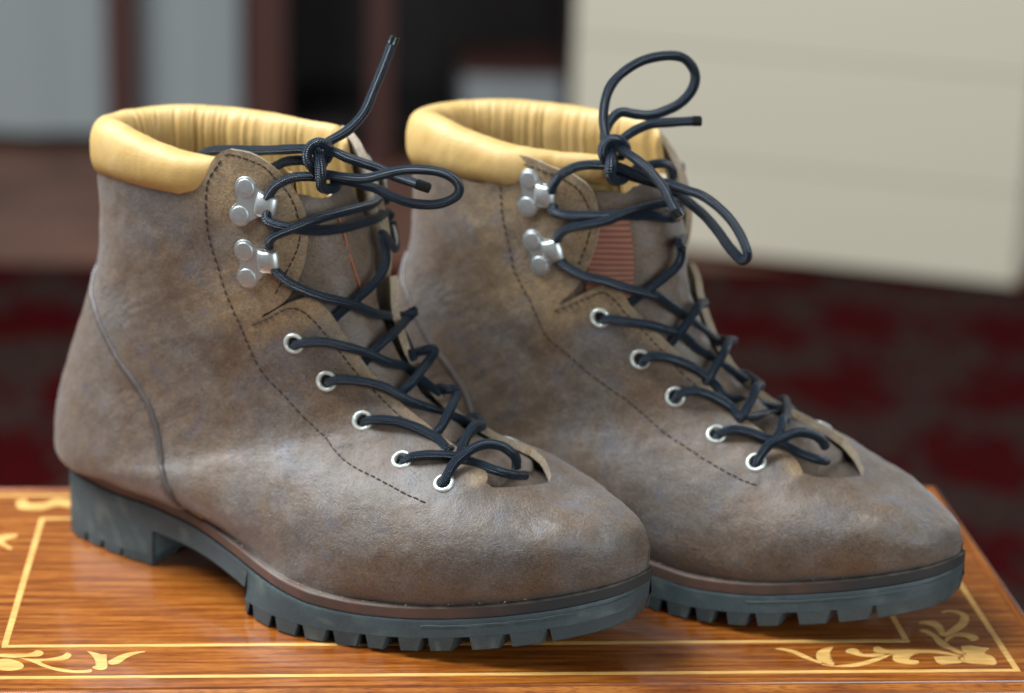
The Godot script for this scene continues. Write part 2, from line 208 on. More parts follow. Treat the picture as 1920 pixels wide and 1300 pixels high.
func thing(called: String, label: String, category: String, at := Vector3.ZERO, turn := 0.0, group := "") -> Node3D:
	var o := Node3D.new()
	o.name = called
	add_child(o, true)
	o.position = at
	o.rotation.y = turn
	o.set_meta("label", label)
	o.set_meta("category", category)
	if group:
		o.set_meta("group", group)
	return o


func smooth(pts: Array, per := 6) -> Array:
	var out := []
	var n := pts.size()
	for i in n - 1:
		var p0 = pts[i - 1] if i > 0 else pts[0] * 2.0 - pts[1]
		var p3 = pts[i + 2] if i + 2 < n else pts[n - 1] * 2.0 - pts[n - 2]
		for s in per:
			var t := float(s) / per
			out.append(pts[i] + (pts[i + 1] - p0 + (p0 * 2.0 - pts[i] * 5.0 + pts[i + 1] * 4.0 - p3 + ((pts[i] - pts[i + 1]) * 3.0 + p3 - p0) * t) * t) * t * 0.5)
	out.append(pts[n - 1])
	return out


func table(t: Array, x: float) -> float:
	if x <= t[0].x:
		return t[0].y
	for i in range(1, t.size()):
		if x <= t[i].x:
			return lerpf(t[i - 1].y, t[i].y, (x - t[i - 1].x) / (t[i].x - t[i - 1].x))
	return t[-1].y


# ---------------------------------------------------------------- boot surface
var outline_smooth := {}
var hidden_side := -1


func outline(x: float, side: int) -> float:
	if not outline_smooth.has(side):
		outline_smooth[side] = smooth(OUTER if side > 0 else INNER, 5)
	var z := table(outline_smooth[side], x)
	return maxf(z + (table(TAPER, x) if side == hidden_side and x > .2 else 0.0), 0.0)


func spring(x: float) -> float:
	return .022 * pow(clampf((x - .19) / .128, 0.0, 1.2), 1.7)


func sole_top(x: float) -> float:
	return table([Vector2(-.01, .039), Vector2(0, .039), Vector2(.06, .037), Vector2(.10, .0335), Vector2(.14, .0275), Vector2(.175, .022), Vector2(.20, .0203)], x) + spring(x)


func section(k: float) -> PackedFloat32Array:
	k = clampf(k, 0.0, KEYS)
	var i := mini(int(k), KEYS - 1)
	var t := k - i
	var out := PackedFloat32Array()
	out.resize(11)
	for j in 9:
		var p1: float = SHAPE[i][j]
		var p2: float = SHAPE[i + 1][j]
		var p0: float = SHAPE[i - 1][j] if i > 0 else 2 * p1 - p2
		var p3: float = SHAPE[i + 2][j] if i + 2 <= KEYS else 2 * p2 - p1
		out[j] = p1 + .5 * t * (p2 - p0 + t * (2 * p0 - 5 * p1 + 4 * p2 - p3 + t * (3 * (p1 - p2) + p3 - p0)))
	if hidden_side > 0:
		out[1] -= .0045 * smoothstep(9.5, 12.0, k) + .0022 * smoothstep(13.5, 15.5, k)  # the left boot has the flatter toe
	if k > 12.5:
		# towards the tip the leather follows the rounded outline of the sole
		var f := smoothstep(12.5, 14.5, k)
		var x := minf(out[2] + .0015 * clampf((k - 13.0) / 4.0, 0.0, 1.0), .320)
		out[4] = lerpf(out[4], outline(x, 1) + .0016 * clampf((17.0 - k) / 2.0, 0.0, 1.0), f)
		out[5] = lerpf(out[5], outline(x, -1) + .0016 * clampf((17.0 - k) / 2.0, 0.0, 1.0), f)
	for s in [0, 1]:
		var w := maxf(out[4 + s], 1e-4)
		out[4 + s] = w
		var e := 0.0
		if k > 6.6:
			e = maxf(outline(out[2], 1 - 2 * s) - .0035, 0.0) * clampf((k - 6.6) / .4, 0.0, 1.0)
		out[9 + s] = minf(e, w * .985)
	return out


func on_section(r: PackedFloat32Array, u: float, side: int) -> Vector3:
	var s := 0 if side > 0 else 1
	var w := r[4 + s]
	var tc := r[6]
	var nt := 2.0 / r[7]
	var t: float
	var z: float
	if u < .55:
		var a := u / .55 * PI / 2
		t = tc * (1.0 - pow(cos(a), nt))
		z = w * pow(sin(a), nt)
	else:
		var nb := r[8]
		var a2 := (1.0 - tc) / pow(maxf(1.0 - pow(r[9 + s] / w, nb), 1e-3), 1.0 / nb)
		var end := asin(pow(clampf((1.0 - tc) / a2, 0.0, 1.0), nb / 2.0))
		var a := clampf((u - .55) / .45, 0.0, 1.0) * end
		t = tc + a2 * pow(sin(a), 2.0 / nb)
		z = w * pow(maxf(cos(a), 0.0), 2.0 / nb)
	return Vector3(lerpf(r[0], r[2], t), lerpf(r[1], r[3], t), side * z)


class Sheet:
	var rows: int
	var cols: int
	var dk: float
	var p := PackedVector3Array()
	var n := PackedVector3Array()

	func at(u: float, k: float) -> Array:
		var fi := clampf(k / dk, 0.0, rows - 1.001)
		var fj := clampf(u, 0.0, 1.0) * (cols - 1)
		fj = minf(fj, cols - 1.001)
		var i := int(fi)
		var j := int(fj)
		var a := fi - i
		var b := fj - j
		var q := i * cols + j
		return [p[q].lerp(p[q + 1], b).lerp(p[q + cols].lerp(p[q + cols + 1], b), a), n[q].lerp(n[q + 1], b).lerp(n[q + cols].lerp(n[q + cols + 1], b), a).normalized()]

	func normals(side: int) -> void:
		n.resize(p.size())
		for i in rows:
			for j in cols:
				var i0 := maxi(i - 1, 0)
				var i1 := mini(i + 1, rows - 1)
				var j0 := maxi(j - 1, 0)
				var j1 := mini(j + 1, cols - 1)
				var g := (p[i1 * cols + j] - p[i0 * cols + j]).cross(p[i * cols + j1] - p[i * cols + j0]) * -side
				if j == 0 or (j == cols - 1 and i * dk < 7.0):
					g.z = 0.0
				if i * dk > 16.6:
					g = (g.normalized() if g.length_squared() > 1e-20 else Vector3.ZERO).lerp(Vector3(1, .12, 0), smoothstep(16.6, 16.97, i * dk))
				n[i * cols + j] = g.normalized() if g.length_squared() > 1e-20 else Vector3(1, 0, 0)


# SIDE +1 outer, -1 inner; FLARE: how far this side's facings stand off; RUFFLE: the leather's own unevenness
func sheet(side: int, flare: float, ruffle: float, raise := 0.0) -> Sheet:
	var s := Sheet.new()
	s.dk = .075
	s.rows = int(KEYS / s.dk) + 2
	s.cols = 121
	s.p.resize(s.rows * s.cols)
	for i in s.rows:
		var r := section(i * s.dk)
		for j in s.cols:
			s.p[i * s.cols + j] = on_section(r, float(j) / (s.cols - 1), side)
	s.normals(side)
	var moved := s.p.duplicate()
	for i in s.rows:
		var k := i * s.dk
		var f := flare * table([Vector2(0, .45), Vector2(1, .9), Vector2(2.3, 1.0), Vector2(3.0, 1.1), Vector2(4, .7), Vector2(5, .45), Vector2(6, .3), Vector2(8, .1), Vector2(10, 0), Vector2(11.2, .3), Vector2(12.35, 0)], k)
		var tab := 0.0 if flare > 0.0 else smoothstep(9.9, 10.7, k) * (1.0 - smoothstep(11.05, 11.6, k))
		for j in s.cols:
			var u := float(j) / (s.cols - 1)
			var q := s.p[i * s.cols + j]
			var end := smoothstep(16.9, 15.5, k)
			var seam := 1.0 if k < 12.3 else smoothstep(0.0, .08, u)
			var d := ruffle * end * (grain.get_noise_3d(q.x * 38, q.y * 38, q.z * side * 38 + 9.0) * .0007 + grain.get_noise_3d(q.x * 120, q.y * 120, q.z * 120) * .00022)
			d *= 1.0 - smoothstep(.94, 1.0, u) * .8
			d += f * (1.0 - smoothstep(.12, .52, u)) * seam
			d += tab * .0016 * (1.0 - smoothstep(.16, .3, u))
			# soft creases where the ankle bends
			if k > 1.5 and k < 7.0:
				d -= ruffle * .0003 * smoothstep(.5, .62, u) * smoothstep(1.0, .9, u) * pow(maxf(0.0, sin(k * 3.1 + u * 5.0 + grain.get_noise_2d(k * 9, u * 30) * 2.0)), 6.0) * smoothstep(1.5, 3.0, k) * smoothstep(7.0, 5.0, k)
			moved[i * s.cols + j] = q + s.n[i * s.cols + j] * (d + raise)
	s.p = moved
	s.normals(side)
	return s


func inside_cut(q: Vector2, cut: PackedVector2Array, holes: Array) -> bool:
	if not Geometry2D.is_point_in_polygon(q, cut):
		return false
	for h in holes:
		if Geometry2D.is_point_in_polygon(q, h):
			return false
	return true


# the part of a sheet that lies inside CUT (points (u, k)) and outside HOLES, as leather of the given thickness with raw edges
func cut_leather(b: MB, s: Sheet, cut: PackedVector2Array, holes: Array, thick: float, tint: Callable, edge: Color, lift = null) -> void:
	var du := 1.0 / (s.cols - 1)
	var ins := PackedByteArray()
	ins.resize(s.rows * s.cols)
	for i in s.rows:
		for j in s.cols:
			ins[i * s.cols + j] = 1 if inside_cut(Vector2(clampf(j * du, .0005, .9995), clampf(i * s.dk, .0, 16.999)), cut, holes) else 0
	var known := {}
	var pairs := []
	var add := func(q: Vector2) -> int:
		var key := Vector2i(roundi(q.x * 40000), roundi(q.y * 4000))
		if known.has(key):
			return known[key]
		var h := s.at(q.x, q.y)
		var off: float = lift.call(q.x, q.y, h[0]) if lift != null else 0.0
		var col: Color = tint.call(q.x, q.y, h[0])
		var id := b.vert(h[0] + h[1] * off, h[1], Vector2.ZERO, col)
		known[key] = id
		return id
	var first := b.ix.size()
	for i in s.rows - 1:
		for j in s.cols - 1:
			var a := i * s.cols + j
			var total := ins[a] + ins[a + 1] + ins[a + s.cols] + ins[a + s.cols + 1]
			if total == 0:
				continue
			var cell := PackedVector2Array([Vector2(j * du, i * s.dk), Vector2((j + 1) * du, i * s.dk), Vector2((j + 1) * du, (i + 1) * s.dk), Vector2(j * du, (i + 1) * s.dk)])
			if total == 4:
				b.quad(add.call(cell[0]), add.call(cell[1]), add.call(cell[2]), add.call(cell[3]))
				continue
			var big := PackedVector2Array()
			for q in cell:
				big.append(q * Vector2(4000, 400))
			var pieces: Array = Geometry2D.intersect_polygons(big, scaled(cut))
			for h in holes:
				var left := []
				for q in pieces:
					left.append_array(Geometry2D.clip_polygons(q, scaled(h)))
				pieces = left
			for q in pieces:
				var t := Geometry2D.triangulate_polygon(q)
				for m in range(0, t.size(), 3):
					b.tri(add.call(q[t[m]] / Vector2(4000, 400)), add.call(q[t[m + 1]] / Vector2(4000, 400)), add.call(q[t[m + 2]] / Vector2(4000, 400)))
	# the flesh side
	var last := b.ix.size()
	var back := {}
	for m in range(first, last):
		var id := b.ix[m]
		if not back.has(id):
			back[id] = b.vert(b.v[id] - b.n[id] * thick, -b.n[id], Vector2.ZERO, edge)
	for m in range(first, last, 3):
		b.tri(back[b.ix[m]], back[b.ix[m + 1]], back[b.ix[m + 2]])
	# raw edges
	var loops := [cut]
	loops.append_array(holes)
	for l in loops:
		for m in l.size():
			var p: Vector2 = l[m]
			var q: Vector2 = l[(m + 1) % l.size()]
			if (p.x < .001 and q.x < .001) or (p.x > .999 and q.x > .999) or (p.y > 16.9 and q.y > 16.9):
				continue
			var steps := maxi(1, int(maxf(absf(p.x - q.x) / .008, absf(p.y - q.y) / .08)))
			for t in steps:
				var h := s.at(lerpf(p.x, q.x, float(t) / steps), lerpf(p.y, q.y, float(t) / steps))
				var g := s.at(lerpf(p.x, q.x, float(t + 1) / steps), lerpf(p.y, q.y, float(t + 1) / steps))
				if lift != null:
					h[0] += h[1] * lift.call(lerpf(p.x, q.x, float(t) / steps), lerpf(p.y, q.y, float(t) / steps), h[0])
					g[0] += g[1] * lift.call(lerpf(p.x, q.x, float(t + 1) / steps), lerpf(p.y, q.y, float(t + 1) / steps), g[0])
				var m2 := s.at((p.x + q.x) / 2 + (q.y - p.y) * .004, (p.y + q.y) / 2 - (q.x - p.x) * .4)
				b.face([h[0], g[0], g[0] - g[1] * thick, h[0] - h[1] * thick], m2[0] if Geometry2D.is_point_in_polygon(Vector2((p.x + q.x) / 2 + (q.y - p.y) * .004, (p.y + q.y) / 2 - (q.x - p.x) * .4), cut) else h[0] * 2 - m2[0], edge)


func scaled(a: PackedVector2Array) -> PackedVector2Array:
	var out := PackedVector2Array()
	for q in a:
		out.append(q * Vector2(4000, 400))
	return out


func hole_at(s: Sheet, e: Vector2, r: float) -> PackedVector2Array:
	var a := s.at(e.x + .01, e.y)
	var b := s.at(e.x - .01, e.y)
	var c := s.at(e.x, e.y + .1)
	var d := s.at(e.x, e.y - .1)
	var mu: float = (a[0] - b[0]).length() / .02
	var mk: float = (c[0] - d[0]).length() / .2
	var out := PackedVector2Array()
	for i in 16:
		out.append(e + Vector2(cos(i * TAU / 16) * r / mu, sin(i * TAU / 16) * r / mk))
	return out


# a round cord along PTS; the texture runs along it, TILE metres to a repeat
func cord(b: MB, pts: Array, r: float, sides := 12, step := .0008, tile := .0133, col := Color.WHITE, caps := true, flat := 1.0, wob := 0.0) -> Array:
	var fine := smooth(pts, 24)
	var path := [fine[0]]
	var walked := 0.0
	for i in range(1, fine.size()):
		walked += (fine[i] - fine[i - 1]).length()
		if walked >= step or i == fine.size() - 1:
			path.append(fine[i])
			walked = 0.0
	var up := Vector3.UP
	var first := b.v.size()
	var along := 0.0
	for i in path.size():
		var t: Vector3 = (path[mini(i + 1, path.size() - 1)] - path[maxi(i - 1, 0)]).normalized()
		if i == 0 and absf(t.dot(up)) > .9:
			up = Vector3.RIGHT
		up = (up - t * up.dot(t)).normalized()
		var across := t.cross(up)
		if i:
			along += (path[i] - path[i - 1]).length()
		var swell := 1.0 + grain.get_noise_2d(along * 140.0, r * 1e5) * wob
		for j in sides + 1:
			var a := TAU * j / sides
			var d := up * cos(a) * flat + across * sin(a)
			b.vert(path[i] + d * r * swell, d.normalized(), Vector2(float(j) / sides, along / tile), col)
	b.grid(path.size(), sides + 1, first)
	if caps:
		for e in [0, path.size() - 1]:
			var t: Vector3 = ((path[1] - path[0]) if e else (path[0] - path[1])).normalized() if e == 0 else (path[e] - path[e - 1]).normalized()
			if e == 0:
				t = (path[0] - path[1]).normalized()
			var m := b.vert(path[e] + t * r * .35, t, Vector2.ZERO, col)
			for j in sides:
				b.tri(m, first + e * (sides + 1) + j, first + e * (sides + 1) + j + 1)
	return path


# a shape turned about AXIS: PROFILE holds (radius, height)
func lathe(b: MB, at: Vector3, axis: Vector3, profile: Array, sides := 28, col := Color.WHITE) -> void:
	var x := axis.cross(Vector3.UP if absf(axis.y) < .9 else Vector3.RIGHT).normalized()
	var y := axis.cross(x)
	var first := b.v.size()
	for i in profile.size():
		var d: Vector2 = profile[mini(i + 1, profile.size() - 1)] - profile[maxi(i - 1, 0)]
		var nn := Vector2(d.y, -d.x).normalized()
		for j in sides + 1:
			var a := TAU * j / sides
			var o := x * cos(a) + y * sin(a)
			b.vert(at + o * profile[i].x + axis * profile[i].y, (o * nn.x + axis * nn.y).normalized(), Vector2(float(j) / sides, float(i)), col)
	b.grid(profile.size(), sides + 1, first)


func stitches(b: MB, s: Sheet, seam: Array, spacing: float, col: Color, lift := .0002) -> void:
	var path := []
	for q in smooth(seam, 16):
		path.append(s.at(q.x, q.y))
	var run := 0.0
	var start = null
	for i in range(1, path.size()):
		run += (path[i][0] - path[i - 1][0]).length()
		if start == null:
			start = path[i]
		if run > spacing * rng.randf_range(.78, .9):
			var a: Vector3 = start[0] + start[1] * lift
			var e: Vector3 = path[i][0] + path[i][1] * lift
			var w: Vector3 = start[1].cross(e - a).normalized() * rng.randf_range(-.00012, .00012)
			cord(b, [a - start[1] * .0006, a + (e - a) * .18 + w, e - (e - a) * .18 + w, e - path[i][1] * .0006], .00036, 5, .0005, .01, col)
			run = -spacing * .12
			start = null


# ---------------------------------------------------------------- boot parts
func leather_tint(u: float, k: float, q: Vector3, side: int, edge: Array, worn: float) -> Color:
	var grey := Color(.212, .180, .157)
	var brown := Color(.205, .132, .080)
	var dark := Color(.125, .096, .075)
	var tan := Color(.480, .345, .195)
	var a := patch.get_noise_3d(q.x * 22, q.y * 22, q.z * side * 22 + 4.0)
	var b := patch.get_noise_3d(q.x * 60 + 7.0, q.y * 60, q.z * side * 60)
	var c := grain.get_noise_3d(q.x * 210, q.y * 210, q.z * 210)
	var col := grey.lerp(brown, clampf(.42 + a * .85 + b * .18 + c * .3, 0.0, 1.0))
	col = col.lerp(dark, clampf(-.06 - a * .3 + b * .22 + c * .6, 0.0, .40))
	col = col.lerp(Color(.225, .205, .205), clampf(a * -.75 + b * .25 + c * .4 + .1, 0.0, .7))
	# rubbed, raw nap on the flaps that carry the hooks and along the cut edges
	if k < 4.2:
		var d := 1.0
		for e in edge:
			d = minf(d, Vector2((u - e.x) * 1.0, (k - e.y) * .082).length())
		var t := smoothstep(.20, .06, d) * (.72 + b * .5 + c * .35) * worn * smoothstep(4.1, 3.0, k)
		col = col.lerp(tan, clampf(t, 0.0, .9))
	if k > 2.9 and k < 11.2:
		var d := 1.0
		for e in edge:
			d = minf(d, Vector2(u - e.x, (k - e.y) * .05).length())
		col = col.lerp(tan, clampf(smoothstep(.055, .012, d) * (.62 + c * .5 + b * .3), 0.0, .8) * smoothstep(2.9, 3.6, k))
	return col


# the facings on the side away from the visible one reach further forward
func forward(l: Array, share: float) -> Array:
	var out := []
	for q in l:
		var s := lerpf(share, 1.0, smoothstep(4.0, 9.5, q.y))
		out.append(Vector2(q.x * (s + (1.0 - s) * pow(q.x / .6, 3.0)), q.y) if q.x < .6 else q)
	return out


func leather_cut(lobe: Array, facing: Array, top: Array, hidden := false) -> PackedVector2Array:
	var out := PackedVector2Array()
	for q in smooth(lobe, 5):
		out.append(q)
	for q in smooth(facing.slice(0, -2) + [Vector2(.10, 11.1)] if hidden else facing, 5):
		out.append(q)
	for q in ([Vector2(.07, 11.6), Vector2(.035, 12.0), Vector2(.012, 12.25)] if hidden else [Vector2(.145, 11.45), Vector2(.10, 11.75), Vector2(.055, 12.05), Vector2(.02, 12.25)]) + [Vector2(0, 12.35), Vector2(0, 17.0), Vector2(.25, 17.0), Vector2(.5, 17.0), Vector2(.75, 17.0), Vector2(1.0, 17.0)]:
		out.append(q)
	var t := smooth(top, 4)
	for i in t.size() - 1:
		out.append(t[i])
	return out


func make_hook(boot: Node3D, s: Sheet, at: Array, side: int) -> void:
	var a := s.at(at[0].x, at[0].y)
	var b := s.at(at[1].x, at[1].y)
	var t := s.at(at[2].x, at[2].y)
	var o: Vector3 = (a[0] + b[0]) / 2.0
	var nn: Vector3 = (a[1] + b[1] + t[1]).normalized()
	var y: Vector3 = (a[0] - b[0]).normalized()
	nn = (nn - y * nn.dot(y)).normalized()
	var x := y.cross(nn)
	if x.dot(t[0] - o) < 0.0:
		x = -x
	var half: float = (a[0] - b[0]).length() / 2.0
	var reach: float = maxf((t[0] - o).dot(x), .009)
	var shift: float = (t[0] - o).dot(y) * .6
	o += nn * .0002
	# plate: two round ears and a neck
	var plan := PackedVector2Array()
	for i in 24:
		plan.append(Vector2(cos(i * TAU / 24), sin(i * TAU / 24)) * .0053 + Vector2(0, half))
	var other := PackedVector2Array()
	for i in 24:
		other.append(Vector2(cos(i * TAU / 24), sin(i * TAU / 24)) * .0053 + Vector2(0, -half))
	var neck := PackedVector2Array([Vector2(-.0030, -half), Vector2(.0022, -half - .0043), Vector2(.0040, -half - .0028), Vector2(reach - .0035, -.0056 + shift), Vector2(reach - .0005, -.0056 + shift), Vector2(reach - .0005, .0056 + shift), Vector2(reach - .0035, .0056 + shift), Vector2(.0040, half + .0028), Vector2(.0022, half + .0043), Vector2(-.0030, half)])
	var u1: PackedVector2Array = Geometry2D.merge_polygons(plan, neck)[0]
	var u2: PackedVector2Array = Geometry2D.merge_polygons(u1, other)[0]
	u2 = Geometry2D.offset_polygon(Geometry2D.offset_polygon(u2, .0016, Geometry2D.JOIN_ROUND)[0], -.0016, Geometry2D.JOIN_ROUND)[0]
	var m := MB.new()
	var inner: PackedVector2Array = Geometry2D.offset_polygon(u2, -.0003, Geometry2D.JOIN_ROUND)[0]
	var tri := Geometry2D.triangulate_polygon(inner)
	var first := m.v.size()
	for q in inner:
		m.vert(o + x * q.x + y * q.y + nn * .0011, nn)
	for i in range(0, tri.size(), 3):
		m.tri(first + tri[i], first + tri[i + 1], first + tri[i + 2])
	for i in u2.size():
		var p := u2[i]
		var q := u2[(i + 1) % u2.size()]
		var e := (q - p).normalized()
		var out2 := Vector2(e.y, -e.x)
		if Geometry2D.is_point_in_polygon((p + q) / 2 + out2 * .0002, u2):
			out2 = -out2
		var on := x * out2.x + y * out2.y
		var P := o + x * p.x + y * p.y
		var Q := o + x * q.x + y * q.y
		m.face([P, Q, Q + nn * .0008, P + nn * .0008], P - on * .001)
		var k0 := m.vert(P + nn * .0008, (on + nn * .3).normalized())
		var k1 := m.vert(Q + nn * .0008, (on + nn * .3).normalized())
		var k2 := m.vert(Q + nn * .0011 - on * .0003, nn)
		var k3 := m.vert(P + nn * .0011 - on * .0003, nn)
		m.quad(k0, k1, k2, k3)
	var hook := part("lace_hook", m.done(), M.nickel, boot)
	# the tongue of the hook: a strip that rises and turns back down over the lace
	var g := MB.new()
	var curve := smooth([Vector2(.0012, .0008), Vector2(.0020, .0024), Vector2(.0036, .0035), Vector2(.0060, .0040), Vector2(.0085, .0040), Vector2(.0108, .0034), Vector2(.0121, .0022), Vector2(.0124, .0010)], 5)
	var rows := []
	for i in curve.size():
		var d: Vector2 = (curve[mini(i + 1, curve.size() - 1)] - curve[maxi(i - 1, 0)]).normalized()
		var cn := x * -d.y + nn * d.x
		var w := .0056 - .0006 * sin(clampf(float(i) / curve.size(), 0, 1) * PI)
		var c0: Vector3 = o + x * (curve[i].x + reach - .0085) + nn * curve[i].y + y * shift
		rows.append([c0, cn, w])
	for layer in [0, 1]:
		first = g.v.size()
		for r in rows:
			for j in 9:
				var f := j / 4.0 - 1.0
				var bow := -.0007 * f * f
				var en: Vector3 = (r[1] + y * f * .35).normalized()
				if absf(f) > .9:
					en = (r[1] + y * f * 1.2).normalized()
				g.vert(r[0] + y * f * r[2] + r[1] * (bow + (.0 if layer == 0 else -.0011)), en if layer == 0 else -r[1])
		g.grid(rows.size(), 9, first)
	for i in rows.size() - 1:
		for f in [-1.0, 1.0]:
			var r = rows[i]
			var q = rows[i + 1]
			g.face([r[0] + y * f * r[2] - r[1] * .0007, q[0] + y * f * q[2] - q[1] * .0007, q[0] + y * f * q[2] - q[1] * .0018, r[0] + y * f * r[2] - r[1] * .0018], r[0])
	var r = rows[-1]
	g.face([r[0] + y * r[2] - r[1] * .0007, r[0] - y * r[2] - r[1] * .0007, r[0] - y * r[2] - r[1] * .0018, r[0] + y * r[2] - r[1] * .0018], rows[-2][0])
	part("tab", g.done(), M.nickel, hook)
	for e in [half, -half]:
		var w := MB.new()
		lathe(w, o + y * e + nn * .0011, nn, [Vector2(.0043, -.0002), Vector2(.00425, .00030), Vector2(.0040, .00048), Vector2(.0036, .00054), Vector2(.0027, .00060), Vector2(.0022, .00066), Vector2(.0012, .00068), Vector2(0, .00068)])
		part("rivet", w.done(), M.nickel, hook)


func wall_pt(x: float, side: int, y: float, out := 0.0) -> Vector3:
	return Vector3(x, y, side * maxf(outline(x, side) + out * (1.0 if x > .004 and x < .316 else .4), 0.0))


func wall_normal(x: float, side: int) -> Vector3:
	var d := (outline(minf(x + .0015, .320), side) - outline(maxf(x - .0015, -.004), side)) / (minf(x + .0015, .320) - maxf(x - .0015, -.004))
	return Vector3(-d, 0, side).normalized()


func stations(a: float, b: float, n: int, more := []) -> Array:
	var out := []
	for i in n + 1:
		out.append(lerpf(a, b, .5 - .5 * cos(PI * i / n)))
	out.append_array(more)
	out.sort()
	return out


func rubber_low(x: float) -> float:
	if x < .0655:
		return .0046
	if x < .136:
		return lerpf(sole_top(x) - .0178, sole_top(x) - .0150, (x - .0655) / .07)
	return spring(x) + .0068


func make_sole(boot: Node3D, tag: int) -> void:
	# reddish leather midsole under the upper
	var w := MB.new()
	var xs := stations(-.004, .320, 90)
	for side in [1, -1]:
		var first := w.v.size()
		for x in xs:
			var y := sole_top(x)
			var nn := wall_normal(x, side)
			var up := (nn + Vector3.UP).normalized()
			var b := patch.get_noise_3d(x * 70, 3.0, side * 2.0 + tag)
			var red := Color(.125, .060, .040).lerp(Color(.065, .042, .033), clampf(.45 + b * .9, 0, 1))
			red = red.lerp(Color(.030, .029, .030), smoothstep(.245, .285, x))
			var dust := Color(.16, .13, .10).lerp(red, clampf(.55 + grain.get_noise_2d(x * 900, side * 7.0) * .9, 0, 1))
			var z := outline(x, side)
			var o := nn * .0002
			var prof := [[Vector3(x, y - .0005, side * maxf(z - .016, 0)), Vector3.UP, dust], [Vector3(x, y, side * maxf(z - .0012, 0)) + o, Vector3.UP, dust], [Vector3(x, y - .0004, side * maxf(z - .0003, 0)) + o, up, dust], [Vector3(x, y - .0012, side * z) + o, nn, red], [Vector3(x, y - .0030, side * z) + o, nn, red], [Vector3(x, y - .0046, side * z) + o, nn, red], [Vector3(x, y - .0060, side * maxf(z - .0008, 0)) + o, nn, red]]
			for q in prof:
				w.vert(q[0] + nn * grain.get_noise_3d(x * 500, q[0].y * 500, side * 3.0) * .00025, q[1], Vector2.ZERO, q[2])
		w.grid(xs.size(), 7, first)
	part("welt", w.done(), M.welt, boot)
	# rubber body of the sole
	var r := MB.new()
	xs = stations(-.004, .320, 90, [.0654, .0656, .1359, .1361])
	var lo := []
	for side in [1, -1]:
		var first := r.v.size()
		for x in xs:
			var t := sole_top(x) - .0060
			var l := rubber_low(x)
			var nn := wall_normal(x, side)
			for j in 6:
				var f := j / 5.0
				var out := .0006 + .0030 * f * smoothstep(.10, .16, x) + .0010 * f
				var q := wall_pt(x, side, lerpf(t, l, f), out)
				var col := Color(.50, .50, .50).lerp(Color(.34, .335, .33), clampf(patch.get_noise_3d(x * 40, q.y * 60, side + tag) * 1.3 + .2, 0, 1))
				col = col.lerp(Color(1.0, .86, .70), clampf(patch.get_noise_3d(x * 130 + 40, q.y * 130, side * 3.0 + tag) * 2.4 - .62 + (.42 if x < .06 and x > .02 else 0.0), 0, .75))
				r.vert(q, (nn + Vector3.UP * (.15 if j else .5)).normalized(), Vector2.ZERO, col)
		r.grid(xs.size(), 6, first)
	for i in xs.size() - 1:
		var a := wall_pt(xs[i], 1, rubber_low(xs[i]), .004 * smoothstep(.10, .16, xs[i]))
		var b := wall_pt(xs[i + 1], 1, rubber_low(xs[i + 1]), .004 * smoothstep(.10, .16, xs[i + 1]))
		var c := wall_pt(xs[i + 1], -1, rubber_low(xs[i + 1]), .004 * smoothstep(.10, .16, xs[i + 1]))
		var d := wall_pt(xs[i], -1, rubber_low(xs[i]), .004 * smoothstep(.10, .16, xs[i]))
		r.face([a, b, c, d], (a + c) / 2 + Vector3(.01 if absf(xs[i] - .0655) < .0002 else 0.0, .02, 0) * (-1.0 if absf(xs[i] - .0655) < .0002 else 1.0) + (Vector3(0, .04, 0) if absf(xs[i] - .0655) < .0002 else Vector3.ZERO))
	part("rubber_sole", r.done(), M.rubber, boot)
	# dust and crumbs caught between the leather and the welt
	var cr := MB.new()
	for i in 150:
		var side := 1 if i % 2 else -1
		var x := rng.randf_range(.09, .285)
		var q := wall_pt(x, side, sole_top(x) + .0003, -rng.randf_range(.0004, .0026))
		var e := rng.randf_range(.0002, .0007)
		var t := []
		for k in 4:
			t.append(q + Vector3(rng.randf_range(-1, 1), rng.randf_range(-.3, 1.2), rng.randf_range(-1, 1)) * e)
		var shade := rng.randf_range(.2, .5)
		for k in 4:
			cr.face([t[k], t[(k + 1) % 4], t[(k + 2) % 4]], (t[0] + t[1] + t[2] + t[3]) / 4.0, Color(shade, shade * .88, shade * .7))
	if tag == 0:
		var gl := MB.new()
		for i in 9:
			var x := .0905 + i * .0011 + rng.randf_range(-.0003, .0003)
			var q := wall_pt(x, 1, sole_top(x) + .0008, -.0012)
			var e := rng.randf_range(.0006, .0010)
			lathe(gl, q, Vector3(rng.randf_range(-.4, .4), 1, .6).normalized(), [Vector2(e, 0), Vector2(e * .9, e * .4), Vector2(e * .4, e * .7), Vector2(0, e * .75)], 7, Color(.62, .44, .06))
		part("glue_bead", gl.done(), M.melt, boot)
	var dirt := part("dust", cr.done(), M.thread, boot)
	dirt.set_meta("kind", "stuff")
	# a fine mould line round the toe
	for side in [1, -1]:
		var ml := MB.new()
		var pts := []
		for i in 40:
			var x := lerpf(.232, .3185, sin(i / 39.0 * PI / 2))
			pts.append(wall_pt(x, side, lerpf(sole_top(x) - .006, rubber_low(x), .30 + .08 * grain.get_noise_2d(x * 300, side)), .0028))
		cord(ml, pts, .00028, 5, .002, .01, Color(.62, .60, .57))
		part("mould_line", ml.done(), M.rubber, boot)
	# lugs of the tread, cut apart by wedge-shaped notches
	var cuts := [[.1361, 0.0]]
	for q in NOTCHES:
		cuts.append([q.x, q.y])
	cuts.append([.3195, 0.0])
	for i in cuts.size() - 1:
		for side in [1, -1]:
			var a: float = cuts[i][0] + cuts[i][1] * .5
			var b: float = cuts[i + 1][0] - cuts[i + 1][1] * .5
			var skew := .0012 if side < 0 else 0.0
			lug(boot, a + skew, b + (skew if i < cuts.size() - 2 else 0.0), side, .0016, .024, tag)
	var heel := [-.0035, .0165, .0185, .0295, .0315, .0445, .0455, .0655]
